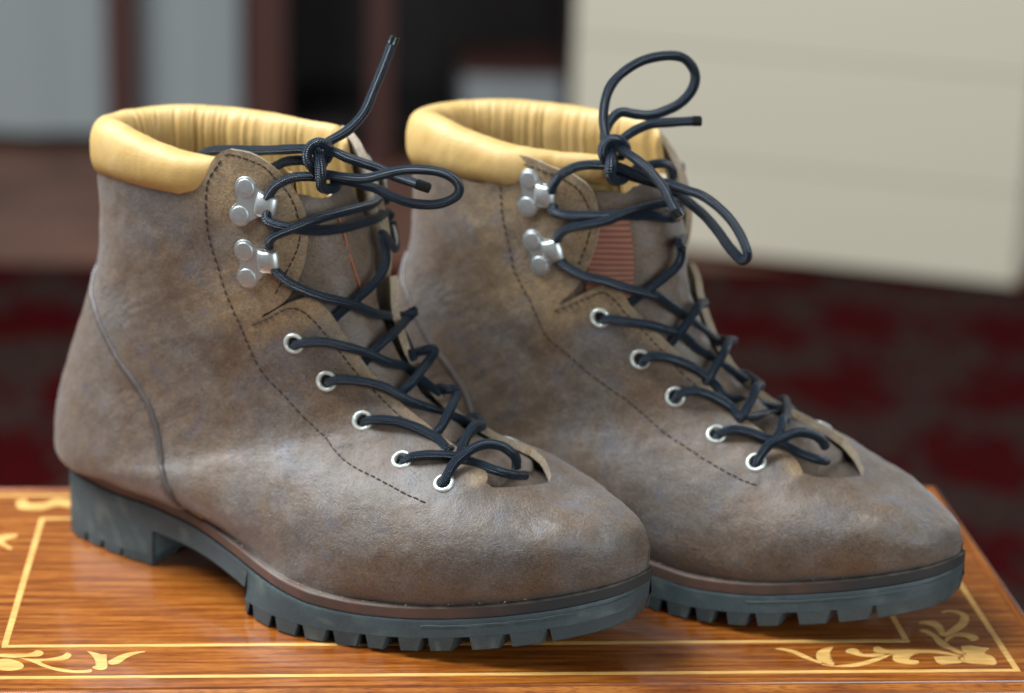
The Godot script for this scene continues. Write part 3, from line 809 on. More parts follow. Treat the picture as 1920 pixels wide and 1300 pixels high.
	for i in range(0, 8, 2):
		for side in [1, -1]:
			lug(boot, heel[i], heel[i + 1], side, .0006 if i else .0002, .022, tag)
	for g in [[Vector3(.012, .0012, -.012), Vector3(.0645, .0046, .012)], [Vector3(.15, .0018, -.018), Vector3(.235, .0061, .018)]]:
		var core := MB.new()
		core.box(g[0], g[1], Color(.5, .5, .5))
		part("tread_block", core.done(), M.rubber, boot)


func lug(boot: Node3D, a: float, b: float, side: int, taper: float, deep: float, tag: int) -> void:
	var m := MB.new()
	var n := 5
	var rings := []
	for i in n + 1:
		var f := float(i) / n
		var x := lerpf(a, b, f)
		var xb := lerpf(a + taper, b - taper, f)
		var top := rubber_low(x) - .00005
		var bot := spring(xb) + (.0 if x < .2 else .0)
		var wear := .0005 * (patch.get_noise_2d(xb * 300, side * 5.0 + tag) + .3)
		var ot := .0016 + .0030 * smoothstep(.10, .16, x)
		var T := wall_pt(x, side, top, ot)
		var B := wall_pt(xb, side, bot + .0007, ot + .0005)
		var B2 := wall_pt(xb, side, bot + maxf(wear, 0.0) * .3, ot - .0005)
		var zi := side * maxf(absf(T.z) - deep, .0008)
		rings.append([T, B, B2, Vector3(xb, bot, zi), Vector3(x, top, zi)])
	var mid: Vector3 = (rings[0][0] + rings[n][3]) / 2.0
	var col := Color(.5, .5, .5).lerp(Color(.36, .36, .36), rng.randf())
	var scuff := func(p: Vector3) -> Color: return col.lerp(Color(1.0, .90, .78), clampf(patch.get_noise_3d(p.x * 170 + tag * 9.0, p.y * 170, p.z * 170) * 2.6 - .55, 0, .85))
	for i in n:
		for j in 4:
			if j == 0:
				var n0 := wall_normal(lerpf(a, b, float(i) / n), side)
				var n1 := wall_normal(lerpf(a, b, float(i + 1) / n), side)
				m.quad(m.vert(rings[i][0], n0, Vector2.ZERO, col), m.vert(rings[i + 1][0], n1, Vector2.ZERO, col), m.vert(rings[i + 1][1], n1, Vector2.ZERO, scuff.call(rings[i + 1][1])), m.vert(rings[i][1], n0, Vector2.ZERO, scuff.call(rings[i][1])))
			else:
				m.face([rings[i][j], rings[i + 1][j], rings[i + 1][j + 1], rings[i][j + 1]], mid, col)
	for e in [0, n]:
		m.face([rings[e][0], rings[e][1], rings[e][2], rings[e][3]], mid, col)
		m.face([rings[e][0], rings[e][3], rings[e][4]], mid, col)
	part("tread_lug", m.done(), M.rubber, boot)


func make_collar(boot: Node3D, SA: Sheet, SB: Sheet, tag: int, visible_side: int) -> void:
	var m := MB.new()
	var N := 420
	var profile := 36
	for i in N + 1:
		var f := float(i) / N * 2.0 - 1.0
		var side := 1 if f < 0 else -1
		var s := SA if side > 0 else SB
		var top := TOP_A if side == visible_side and side > 0 or (side > 0 and tag == 0) else TOP_B
		var u := lerpf(1.0, .27, pow(absf(f), 1.0))
		var h := s.at(u, .85)
		var nn: Vector3 = h[1]
		nn.y = 0
		if absf(f) < .002:
			nn.z = 0
		nn = nn.normalized()
		var front := smoothstep(.57, .47, u)
		var tip := smoothstep(.33, .27, u)
		var rx := lerpf(.0092, .0052, front) * (1.0 - tip * .5)
		var crest := lerpf(.2185, .2215, smoothstep(1.0, .62, u)) - tip * .004
		if (side > 0) == (tag == 0):
			crest -= .0095 * smoothstep(.82, .50, u)
		var base := lerpf(.1885, .1925, smoothstep(1.0, .7, u))
		base = lerpf(base, .198, front)
		var ry := (crest - base) / 2.0
		var c := Vector3(h[0].x, (crest + base) / 2.0, h[0].z) - nn * lerpf(.0058, .0095, front)
		var low := s.at(u, 2.9)
		var foot: Vector3 = low[0] - low[1] * .006
		var pleat := pow(1.0 - absf(grain.get_noise_2d(f * 34.0, tag * 9.0)), 5.0)
		var pleat2 := pow(1.0 - absf(grain.get_noise_2d(f * 90.0 + 30.0, tag * 9.0 + 4.0)), 3.0)
		var strong := clampf(.55 + patch.get_noise_2d(f * 55.0, 3.0 + tag) * .9, .12, 1.0) * smoothstep(.34, .5, u) * (1.0 if side != visible_side else .6)
		for j in profile:
			var v := float(j) / (profile - 1)
			var q: Vector3
			var dir: Vector3
			if v < .68:
				var a := lerpf(-1.25, PI, v / .68)
				dir = nn * cos(a) + Vector3.UP * sin(a)
				var sq := pow(pow(absf(cos(a)), 2.4) + pow(absf(sin(a)), 2.4), -1.0 / 2.4)
				q = c + nn * cos(a) * rx * sq + Vector3.UP * sin(a) * ry * sq
			else:
				var t := (v - .68) / .32
				var p0 := c - nn * rx
				q = p0.lerp(foot, t) + Vector3.DOWN * .010 * t * (1.0 - t)
				dir = -nn
			var ins := smoothstep(.40, .64, v)
			q -= dir * (pleat * .0016 + pleat2 * .0005) * strong * ins
			q += dir * grain.get_noise_3d(q.x * 60, q.y * 60, q.z * 60 + tag) * .0004
			var col := Color(.545, .335, .110).lerp(Color(.595, .390, .150), clampf(.5 + patch.get_noise_3d(q.x * 40, q.y * 40, q.z * 40 + 8.0) * 1.3, 0, 1))
			# worn, rubbed bare spots and a stain
			if tag == 0 and v < .45:
				var d := Vector2((f + .115) * 22.0, (v - .20) * 6.0).length() + grain.get_noise_2d(f * 200, v * 60) * .25
				col = col.lerp(Color(.36, .13, .028), smoothstep(.95, .2, d) * .6)
			m.vert(q, dir, Vector2.ZERO, col)
	# normals from the finished shape
	for i in N + 1:
		for j in profile:
			var a := m.v[mini(i + 1, N) * profile + j] - m.v[maxi(i - 1, 0) * profile + j]
			var b := m.v[i * profile + mini(j + 1, profile - 1)] - m.v[i * profile + maxi(j - 1, 0)]
			var g := a.cross(b).normalized()
			m.n[i * profile + j] = g if g.dot(m.n[i * profile + j]) > 0 else -g
	m.grid(N + 1, profile, 0)
	for e in [0, N]:
		var mid := Vector3.ZERO
		for j in int(profile * .68):
			mid += m.v[e * profile + j]
		mid /= int(profile * .68)
		var away: Vector3 = (mid - m.v[(1 if e == 0 else N - 1) * profile + 8]).normalized()
		var k := m.vert(mid + Vector3(.002, 0, 0), Vector3.RIGHT, Vector2.ZERO, Color(.55, .36, .13))
		for j in profile - 1:
			m.tri(k, e * profile + j, e * profile + j + 1)
	part("collar", m.done(), M.collar, boot)


# TAG 0: the near boot (right foot), TAG 1: the far boot (left foot); built with +z on the outer side, and mirrored for the left foot
func make_boot(boot: Node3D, tag: int, laces: Dictionary) -> void:
	var near := tag == 0
	var seen := 1 if near else -1
	hidden_side = -seen
	rng.seed = 77 + tag
	var SA := sheet(1, 0.0 if near else .0045, 1.0)
	var SB := sheet(-1, .0055 if near else 0.0, 1.0)
	var H := .50 if near else .82
	var cutA := leather_cut(LOBE_A, FACING_A, TOP_A) if near else leather_cut(forward(LOBE_A, H), forward(FACING_A, H), forward(TOP_A, H), true)
	var cutB := leather_cut(forward(LOBE_A, H), forward(FACING_A, H), forward(TOP_A, H), true) if near else leather_cut(LOBE_B, FACING_B, TOP_B)
	var eyes := [EYES_A if near else forward(EYES_A, H), forward(EYES_A, H) if near else EYES_B]
	var up := MB.new()
	var raw := Color(.50, .40, .28)
	for k in 2:
		var s: Sheet = [SA, SB][k]
		var side: int = [1, -1][k]
		var cut: PackedVector2Array = [cutA, cutB][k]
		var holes := []
		for e in eyes[k]:
			holes.append(hole_at(s, e, .0036))
		var edge := []
		for i in 120:
			var q := cut[i % cut.size()]
			if q.x < .6 and q.y < 11.4 and i < cut.size():
				edge.append(q)
		cut_leather(up, s, cut, holes, .0024 if (k == 0) == near else .0036, func(u, kk, q): return leather_tint(u, kk, q, side, edge, 1.0), raw)
	part("upper", up.done(), M.leather, boot)
	# heel counter laid over the quarters
	var hc := MB.new()
	var seam := smooth(COUNTER, 6)
	for k in 2:
		var s: Sheet = [SA, SB][k]
		var side: int = [1, -1][k]
		var edge3 := []
		for q in seam:
			edge3.append(s.at(q.x, q.y)[0])
		var lift := func(_u, _k, p):
			var d := 1.0
			for e in edge3:
				d = minf(d, (e - p).length_squared())
			return .0002 + .0015 * smoothstep(0.0, .0026, sqrt(d))
		cut_leather(hc, s, PackedVector2Array(seam), [], .0012, func(u, kk, q): return leather_tint(u, kk + 20.0, q, side, [], 0.0).lerp(Color(.185, .130, .092), .45), Color(.19, .14, .10), lift)
	part("heel_counter", hc.done(), M.leather, boot)
	var piping := MB.new()
	for k in 2:
		var s: Sheet = [SA, SB][k]
		var a := []
		var b := []
		for i in range(4, seam.size() - 6):
			var q: Vector2 = seam[i]
			var d: Vector2 = (seam[i + 1] - seam[i - 1]).normalized()
			var h := s.at(q.x - .004, q.y - .03)
			a.append(h[0] + h[1] * .0002)
		cord(piping, a, .0016, 8, .0012, .01, Color(.085, .066, .055))
	part("seam_piping", piping.done(), M.piping, boot)
	# tongue
	var tg := MB.new()
	var tongue_top := .86 if near else .92
	for layer in [0, 1]:
		var first := tg.v.size()
		for i in 71:
			var k := lerpf(tongue_top, 12.6, i / 70.0)
			for j in 41:
				var f := j / 20.0 - 1.0
				var s := SA if f >= 0 else SB
				var w := table([Vector2(.8, .40), Vector2(3, .44), Vector2(7, .30), Vector2(12.6, .2)], k)
				var dip := (absf(f) * .28 + .10 * sin(f * 7.0 + tag)) if i == 0 else 0.0
				var r := section(k + dip)
				var q := on_section(r, absf(f) * w, 1 if f >= 0 else -1)
				var h: Vector3 = s.at(absf(f) * w, k)[1]
				var deep := .0046 + .0016 * sin(k * 2.3 + f * 1.5) * .5 + table([Vector2(.8, .0025), Vector2(2, .0), Vector2(12, 0.0)], k) + (.003 if k > 11.4 else 0.0)
				q -= h * (deep + layer * .0022 - grain.get_noise_3d(q.x * 70, q.y * 70, q.z * 70) * .0012)
				var col := leather_tint(.3, 14.0, q + Vector3(.3, tag, 0), 1, [], 0.0).lerp(Color(.235, .175, .125), .6)
				tg.vert(q, h if layer == 0 else -h, Vector2.ZERO, col)
		tg.grid(71, 41, first)
	for j in 40:
		tg.face([tg.v[j], tg.v[j + 1], tg.v[71 * 41 + j + 1], tg.v[71 * 41 + j]], tg.v[41 * 3 + j], raw)
	part("tongue", tg.done(), M.leather, boot)
	if near:
		var th := MB.new()
		var a := []
		for q in [Vector2(.080, 1.45), Vector2(.075, 1.80), Vector2(.071, 2.06), Vector2(.055, 2.45), Vector2(.041, 2.82), Vector2(.050, 3.22)]:
			var h := SA.at(q.x, q.y)
			a.append(h[0] - h[1] * .0040)
		cord(th, a, .0005, 6, .001, .01, Color(.42, .12, .06))
		part("loose_thread", th.done(), M.thread, boot)
	else:
		var kb := MB.new()
		for i in 25:
			for j in 13:
				var k := lerpf(1.45, 3.3, i / 24.0)
				var u := lerpf(.395, .255, j / 12.0) + .01 * (k - 1.45) / 1.85
				var h := SB.at(u, k)
				kb.vert(h[0] - h[1] * .0022, h[1], Vector2(j / 12.0 * 1.6, i / 24.0 * 2.0), Color.WHITE)
		kb.grid(25, 13, 0)
		part("knit_band", kb.done(), M.knit, boot)
	make_collar(boot, SA, SB, tag, seen)
	# stitching
	var st := MB.new()
	var ink := Color(.020, .014, .011)
	stitches(st, SA, SEAM_A, .0034, ink)
	stitches(st, SB, SEAM_B, .0034, ink)
	stitches(st, SA, LOBE_SEAM_A if near else forward(LOBE_SEAM_A, H), .0032, ink)
	stitches(st, SB, forward(LOBE_SEAM_A, H) if near else LOBE_SEAM_B, .0032, ink)
	stitches(st, SA, LOW_SEAM_A if near else forward(LOW_SEAM_A, H), .0032, ink)
	stitches(st, SB, forward(LOW_SEAM_A, H) if near else LOW_SEAM_B, .0032, ink)
	var so := part("stitching", st.done(), M.thread, boot)
	so.set_meta("kind", "stuff")
	make_sole(boot, tag)
	# eyelets and hooks
	for k in 2:
		var s: Sheet = [SA, SB][k]
		for e in eyes[k]:
			var h := s.at(e.x, e.y)
			var m := MB.new()
			lathe(m, h[0], h[1], [Vector2(.0031, -.0025), Vector2(.0031, -.0002), Vector2(.0032, .0006), Vector2(.0036, .0010), Vector2(.0042, .0010), Vector2(.0047, .0007), Vector2(.0050, .0001), Vector2(.0049, -.0004)], 32)
			part("eyelet", m.done(), M.enamel, boot)
		var hooks: Array = HOOKS_A if k == 0 or near else HOOKS_B
		for q in hooks:
			make_hook(boot, s, forward(q, H * (.70 if near else .85)) if (k == 1) == near else q, [1, -1][k])
	# laces
	var lc := MB.new()
	var away: Sheet = SB if near else SA
	var far_eyes: Array = eyes[1] if near else eyes[0]
	var close: Sheet = SA if near else SB
	var under := {"l1": 2, "l2": 3, "l3": 3, "h1": 1}
	var over := {"m1": 0, "m2": 1, "m3": 2, "m4": 3}
	for key in laces:
		var pts := []
		for q in laces[key]:
			pts.append(q * 1e-4)
		if under.has(key):
			var h := away.at(far_eyes[under[key]].x, far_eyes[under[key]].y)
			pts.pop_back()
			var e: Vector2 = far_eyes[under[key]]
			for g in [[.60, .0010], [.74, .0026], [.88, .0042]]:
				var f := away.at(e.x * g[0], e.y)
				pts.append(f[0] - f[1] * g[1])
			pts.append(h[0] - h[1] * .0048)
		elif over.has(key):
			var h := away.at(far_eyes[over[key]].x, far_eyes[over[key]].y)
			var e := away.at(far_eyes[over[key]].x * .80, far_eyes[over[key]].y)
			pts.pop_front()
			pts.push_front(e[0] + e[1] * .0032)
			pts.push_front(h[0] + h[1] * .0010)
			pts.push_front(h[0] - h[1] * .0040)
		elif key == "h2":
			var e: Vector2 = (eyes[0] if near else eyes[1])[0]
			var h := close.at(e.x * .86, e.y)
			pts.pop_back()
			pts.append(h[0] - h[1] * .0058)
			var g: Vector2 = forward([HOOKS_A[1][2]], H * (.70 if near else .85))[0]
			var o := away.at(g.x, g.y + .25)
			pts.push_front(o[0] + o[1] * .0030)
			o = away.at(g.x, g.y - .25)
			pts.push_front(o[0] + o[1] * .0030)
		elif key == "b1" or key == "c1":
			var q = HOOKS_A[1 if key == "b1" else 0][2]
			var f: Vector2 = forward([q], H * (.70 if near else .85))[0]
			var h := away.at(f.x, f.y + (-.35 if key == "b1" else .35))
			pts.append(h[0] + h[1] * .0030)
		var path := cord(lc, pts, .00240 * (1.0 if key != "w1" else 1.1), 14, .0008, .0133, Color.WHITE, true, .94, .09)
		if key == "g1" or key == "n1":
			var tip := MB.new()
			var n := path.size()
			var burnt := Color(.35, .22, .10) if key == "n1" and not near else Color(.010, .012, .014)
			cord(tip, [path[n - 5], path[n - 3], path[n - 1], path[n - 1] + (path[n - 1] - path[n - 3]) * .6], .00252, 14, .0004, .01, Color(.010, .012, .014))
			lathe(tip, path[n - 1] + (path[n - 1] - path[n - 3]) * .6, (path[n - 1] - path[n - 3]).normalized(), [Vector2(.0025, -.0002), Vector2(.0021, .0006), Vector2(.0010, .0005), Vector2(0, .0002)], 14, burnt)
			part("lace_tip", tip.done(), M.melt, boot)
	part("lace", lc.done(), M.lace, boot)
	if not near:
		mirror(boot)


# a left boot from a right one: every mesh turned into its mirror image
func mirror(boot: Node3D) -> void:
	for o in boot.find_children("*", "MeshInstance3D", true, false):
		var a: Array = o.mesh.surface_get_arrays(0)
		var v: PackedVector3Array = a[Mesh.ARRAY_VERTEX]
		var n: PackedVector3Array = a[Mesh.ARRAY_NORMAL]
		var ix: PackedInt32Array = a[Mesh.ARRAY_INDEX]
		for i in v.size():
			v[i].z = -v[i].z
			n[i].z = -n[i].z
		for i in range(0, ix.size(), 3):
			var t := ix[i + 1]
			ix[i + 1] = ix[i + 2]
			ix[i + 2] = t
		a[Mesh.ARRAY_VERTEX] = v
		a[Mesh.ARRAY_NORMAL] = n
		a[Mesh.ARRAY_INDEX] = ix
		var m := ArrayMesh.new()
		m.add_surface_from_arrays(Mesh.PRIMITIVE_TRIANGLES, a)
		o.mesh = m


# ---------------------------------------------------------------- materials
func noise_tex(freq: float, octaves: int, ramp: Array, size := 512, sd := 1, kind := FastNoiseLite.TYPE_SIMPLEX_SMOOTH) -> NoiseTexture2D:
	var n := FastNoiseLite.new()
	n.noise_type = kind
	n.frequency = freq
	n.fractal_octaves = octaves
	n.seed = sd
	var t := NoiseTexture2D.new()
	t.width = size
	t.height = size
	t.seamless = true
	t.noise = n
	var g := Gradient.new()
	var off := PackedFloat32Array()
	var cols := PackedColorArray()
	for i in ramp.size():
		off.append(ramp[i][0])
		cols.append(ramp[i][1])
	g.offsets = off
	g.colors = cols
	t.color_ramp = g
	return t


func grey(v: float) -> Color:
	return Color(v, v, v)


# a mat of short fibres: how brushed leather and cloth look close up
func fibres(size: int, count: int, base: float, spread: float, reach: int, sd: int) -> Image:
	var r := RandomNumberGenerator.new()
	r.seed = sd
	var im := Image.create(size, size, false, Image.FORMAT_RGB8)
	im.fill(grey(base))
	var n := FastNoiseLite.new()
	n.frequency = 18.0 / size
	n.fractal_octaves = 3
	n.seed = sd
	for i in count:
		var x := r.randf() * size
		var y := r.randf() * size
		var a := r.randf() * TAU
		var bend := r.randf_range(-.10, .10)
		var edge := minf(minf(x, size - x), minf(y, size - y)) / size
		var g := r.randfn(0.0, spread)
		var v := clampf(base + (absf(g) if i % 4 else -absf(g) * .5) + n.get_noise_2d(x, y) * spread * .8 * smoothstep(0.0, .06, edge), 0.02, 1.0)
		var warm := r.randf_range(-.02, .03)
		var c := Color(clampf(v + warm, 0, 1), v, clampf(v - warm, 0, 1))
		for s in r.randi_range(reach / 2, reach):
			im.set_pixel(posmod(int(x), size), posmod(int(y), size), c)
			x += cos(a)
			y += sin(a)
			a += bend
	return im


func fibres_tex(size: int, count: int, base: float, spread: float, reach: int, sd: int) -> ImageTexture:
	return ImageTexture.create_from_image(fibres(size, count, base, spread, reach, sd))


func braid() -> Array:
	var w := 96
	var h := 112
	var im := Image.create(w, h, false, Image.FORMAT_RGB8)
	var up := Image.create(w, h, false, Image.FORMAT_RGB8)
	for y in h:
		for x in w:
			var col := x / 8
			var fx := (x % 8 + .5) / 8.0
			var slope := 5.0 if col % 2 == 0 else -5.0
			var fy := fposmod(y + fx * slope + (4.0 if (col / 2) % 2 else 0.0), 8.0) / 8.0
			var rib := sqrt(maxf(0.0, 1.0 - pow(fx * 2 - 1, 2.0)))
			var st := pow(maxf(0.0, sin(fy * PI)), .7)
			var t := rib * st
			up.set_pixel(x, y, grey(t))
			im.set_pixel(x, y, Color(.085, .125, .165).lerp(Color(.19, .275, .35), smoothstep(.5, .95, t)))  # gloss on the stitch crowns and shade in the gaps put into the colour
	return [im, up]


func knit() -> Image:
	var im := Image.create(96, 96, false, Image.FORMAT_RGB8)
	for y in 96:
		for x in 96:
			var fy := fposmod(y, 12.0) / 12.0
			var fx := fposmod(x + (6 if int(y / 12) % 2 else 0), 8.0) / 8.0
			var t := (1.0 - pow(absf(fy * 2 - 1), 2.0)) * (.6 + .4 * sin(fx * PI))
			im.set_pixel(x, y, Color(.40, .24, .19).lerp(Color(.66, .45, .37), t))
	return im


func rug_picture() -> Image:
	var r := RandomNumberGenerator.new()
	r.seed = 5
	var w := 256
	var im := Image.create(w, w, false, Image.FORMAT_RGB8)
	var n := FastNoiseLite.new()
	n.frequency = .05
	for y in w:
		for x in w:
			# rows of oval medallions on a drab ground
			var row := int(y / 64.0)
			var cx := fposmod(x + (32 if row % 2 else 0), 64.0) - 32.0
			var cy := fposmod(y, 64.0) - 32.0
			var d := Vector2(cx / 21.0, cy / 20.0).length() + n.get_noise_2d(x, y) * 1.5 + n.get_noise_2d(x * .3 + 500, y * .3) * 1.2
			var c := Color(.20, .14, .125)
			if d < .95:
				c = Color(.225, .012, .022)
			elif d < 1.25:
				c = Color(.20, .075, .07)
			c = c.lerp(Color(.08, .06, .055), clampf(n.get_noise_2d(x * 3 + 90, y * 3) + .2, 0, .5))
			im.set_pixel(x, y, c)
	return im


func mat(called: String, albedo: Color, rough: float) -> StandardMaterial3D:
	var m := StandardMaterial3D.new()
	m.resource_name = called
	m.albedo_color = albedo
	m.roughness = rough
	M[called] = m
	return m


func triplanar(m: StandardMaterial3D, per_metre: float) -> void:
	m.uv1_triplanar = true
	m.uv1_scale = Vector3.ONE * per_metre
	m.uv1_triplanar_sharpness = 3.0


func materials() -> void:
	var fib := fibres(1024, 95000, .80, .28, 9, 11)
	var fib_tex := ImageTexture.create_from_image(fib)
	var m := mat("leather", Color.WHITE, .64)
	m.vertex_color_use_as_albedo = true
	m.albedo_texture = fib_tex
	triplanar(m, 5.0)
	m.heightmap_enabled = true
	m.heightmap_texture = fib_tex
	m.heightmap_scale = .052
	m.metallic_specular = .5
	m.roughness_texture = noise_tex(.012, 4, [[0.0, grey(.62)], [1.0, grey(1.0)]], 512, 3)
	m.detail_enabled = true
	m.detail_blend_mode = BaseMaterial3D.BLEND_MODE_MUL
	m.detail_uv_layer = BaseMaterial3D.DETAIL_UV_2
	m.detail_albedo = noise_tex(.011, 5, [[0.0, Color(.86, .80, .74)], [.34, Color(.95, .91, .87)], [.50, Color(1.0, .98, .96)], [.64, Color(1.0, .95, .88)], [.78, Color(.95, .95, 1.0)], [1.0, Color(.90, .91, .98)]], 512, 8)
	m.uv2_triplanar = true
	m.uv2_scale = Vector3.ONE * 7.0
	m.rim_enabled = true
	m.rim = .25
	m.rim_tint = .4
	m = mat("piping", Color.WHITE, .5)
	m.vertex_color_use_as_albedo = true
	m = mat("collar", Color.WHITE, .52)
	m.metallic_specular = .4
	m.vertex_color_use_as_albedo = true
	m.heightmap_enabled = true
	m.heightmap_texture = noise_tex(.09, 3, [[0.0, grey(0)], [1.0, grey(1)]], 512, 21, FastNoiseLite.TYPE_CELLULAR)
	m.heightmap_scale = .008
	triplanar(m, 16.0)
	m = mat("welt", Color.WHITE, .6)
	m.vertex_color_use_as_albedo = true
	m.heightmap_enabled = true
	m.heightmap_texture = fib_tex
	m.heightmap_scale = .03
	triplanar(m, 20.0)
	m = mat("rubber", Color(.118, .170, .186).linear_to_srgb(), .48)
	m.vertex_color_use_as_albedo = true
	m.albedo_texture = fibres_tex(512, 16000, .86, .12, 40, 31)
	m.heightmap_enabled = true
	m.heightmap_texture = fib_tex
	m.heightmap_scale = .02
	triplanar(m, 18.0)
	m = mat("nickel", Color(.82, .84, .83), .30)
	m.metallic = .92
	m.roughness_texture = noise_tex(.03, 4, [[0.0, grey(.75)], [1.0, grey(1.0)]], 256, 41)
	m.roughness = .5
	triplanar(m, 60.0)
	m = mat("enamel", Color(.86, .87, .83), .28)
	m.metallic = .35
	m = mat("thread", Color.WHITE, .7)
	m.vertex_color_use_as_albedo = true
	m = mat("melt", Color.WHITE, .22)
	m.vertex_color_use_as_albedo = true
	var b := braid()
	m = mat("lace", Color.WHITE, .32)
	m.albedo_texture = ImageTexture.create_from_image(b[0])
	m.heightmap_enabled = true
	m.heightmap_texture = ImageTexture.create_from_image(b[1])
	m.heightmap_scale = .14
	m = mat("knit", Color.WHITE, .85)
	var kt := ImageTexture.create_from_image(knit())
	m.albedo_texture = kt
	m.heightmap_enabled = true
	m.heightmap_texture = kt
	m.heightmap_scale = .05
	# table veneer: long grain along x
	m = mat("veneer", Color.WHITE, .30)
	m.albedo_texture = noise_tex(.016, 6, [[0.0, Color(.40, .185, .05)], [.30, Color(.52, .27, .08)], [.5, Color(.60, .335, .11)], [.68, Color(.66, .39, .145)], [1.0, Color(.73, .46, .19)]], 1024, 51)
	m.uv1_scale = Vector3(.8, 13.0, 1)
	m.detail_enabled = true
	m.detail_blend_mode = BaseMaterial3D.BLEND_MODE_MUL
	m.detail_uv_layer = BaseMaterial3D.DETAIL_UV_2
	m.detail_albedo = noise_tex(.05, 4, [[0.0, Color(.70, .60, .54)], [.36, Color(.90, .87, .84)], [.5, Color(1, 1, 1)], [1.0, Color(1, 1, 1)]], 1024, 52)
	m.uv2_scale = Vector3(2.2, 42.0, 1)
	m.clearcoat_enabled = true
	m.clearcoat = 1.0
	m.clearcoat_roughness = .08
	m = mat("maple", Color(.96, .76, .45), .30)
	m.albedo_texture = noise_tex(.02, 4, [[0.0, Color(.78, .74, .68)], [1.0, Color(1, 1, 1)]], 512, 55)
	m.uv1_scale = Vector3(4, 30, 1)
	m.clearcoat_enabled = true
	m.clearcoat = .7
	m.clearcoat_roughness = .12
	# the room
	m = mat("cream_paint", Color(.81, .765, .675), .5)
	m = mat("grey_cloth", Color(.62, .635, .63), .9)
	m = mat("dark_wood", Color(.30, .17, .14), .45)
	m = mat("black_wood", Color(.13, .105, .095), .5)
	m = mat("rug", Color.WHITE, .95)
	m.metallic_specular = .1
	m.albedo_texture = ImageTexture.create_from_image(rug_picture())
	m = mat("floorboards", Color(.52, .36, .29), .6)
	m.albedo_texture = noise_tex(.02, 4, [[0.0, grey(.7)], [1.0, grey(1.0)]], 256, 61)
	triplanar(m, 1.0)
	m = mat("plaster", Color(.42, .41, .39), .9)
	m.albedo_texture = noise_tex(.01, 4, [[0.0, grey(.85)], [1.0, grey(1.0)]], 256, 62)
	triplanar(m, 1.0)


# ---------------------------------------------------------------- table
const X0 := -.205
const X1 := .3412
const Z0 := -1.2225
const Z1 := -.9762


func flat_uv(b: MB) -> void:
	for i in b.v.size():
		b.uv[i] = Vector2(b.v[i].x, b.v[i].z)


func with_uv2(b: MB) -> ArrayMesh:
	var a := []
	a.resize(Mesh.ARRAY_MAX)
	a[Mesh.ARRAY_VERTEX] = b.v
	a[Mesh.ARRAY_NORMAL] = b.n
	a[Mesh.ARRAY_TEX_UV] = b.uv
	a[Mesh.ARRAY_TEX_UV2] = b.uv
	a[Mesh.ARRAY_COLOR] = b.c
	a[Mesh.ARRAY_INDEX] = b.ix
	var m := ArrayMesh.new()
	m.add_surface_from_arrays(Mesh.PRIMITIVE_TRIANGLES, a)
	return m


func inlay(t: Node3D, called: String, pts: Array, high := .00012) -> void:
	var poly := PackedVector2Array()
	for q in pts:
		poly.append(q)
	var m := MB.new()
	var tri := Geometry2D.triangulate_polygon(poly)
	for q in poly:
		m.vert(Vector3(q.x, high, q.y), Vector3.UP)
	for i in range(0, tri.size(), 3):
		m.tri(tri[i], tri[i + 1], tri[i + 2])
	var mid := Vector2.ZERO
	for q in poly:
		mid += q / poly.size()
	for i in poly.size():
		var p := poly[i]
		var q := poly[(i + 1) % poly.size()]
		m.face([Vector3(p.x, high, p.y), Vector3(q.x, high, q.y), Vector3(q.x, -.0002, q.y), Vector3(p.x, -.0002, p.y)], Vector3(mid.x, 0, mid.y))
	for i in m.v.size():
		m.uv[i] = Vector2(m.v[i].x + rng.randf() * .0, m.v[i].z)
	part(called, m.done(), M.maple, t)


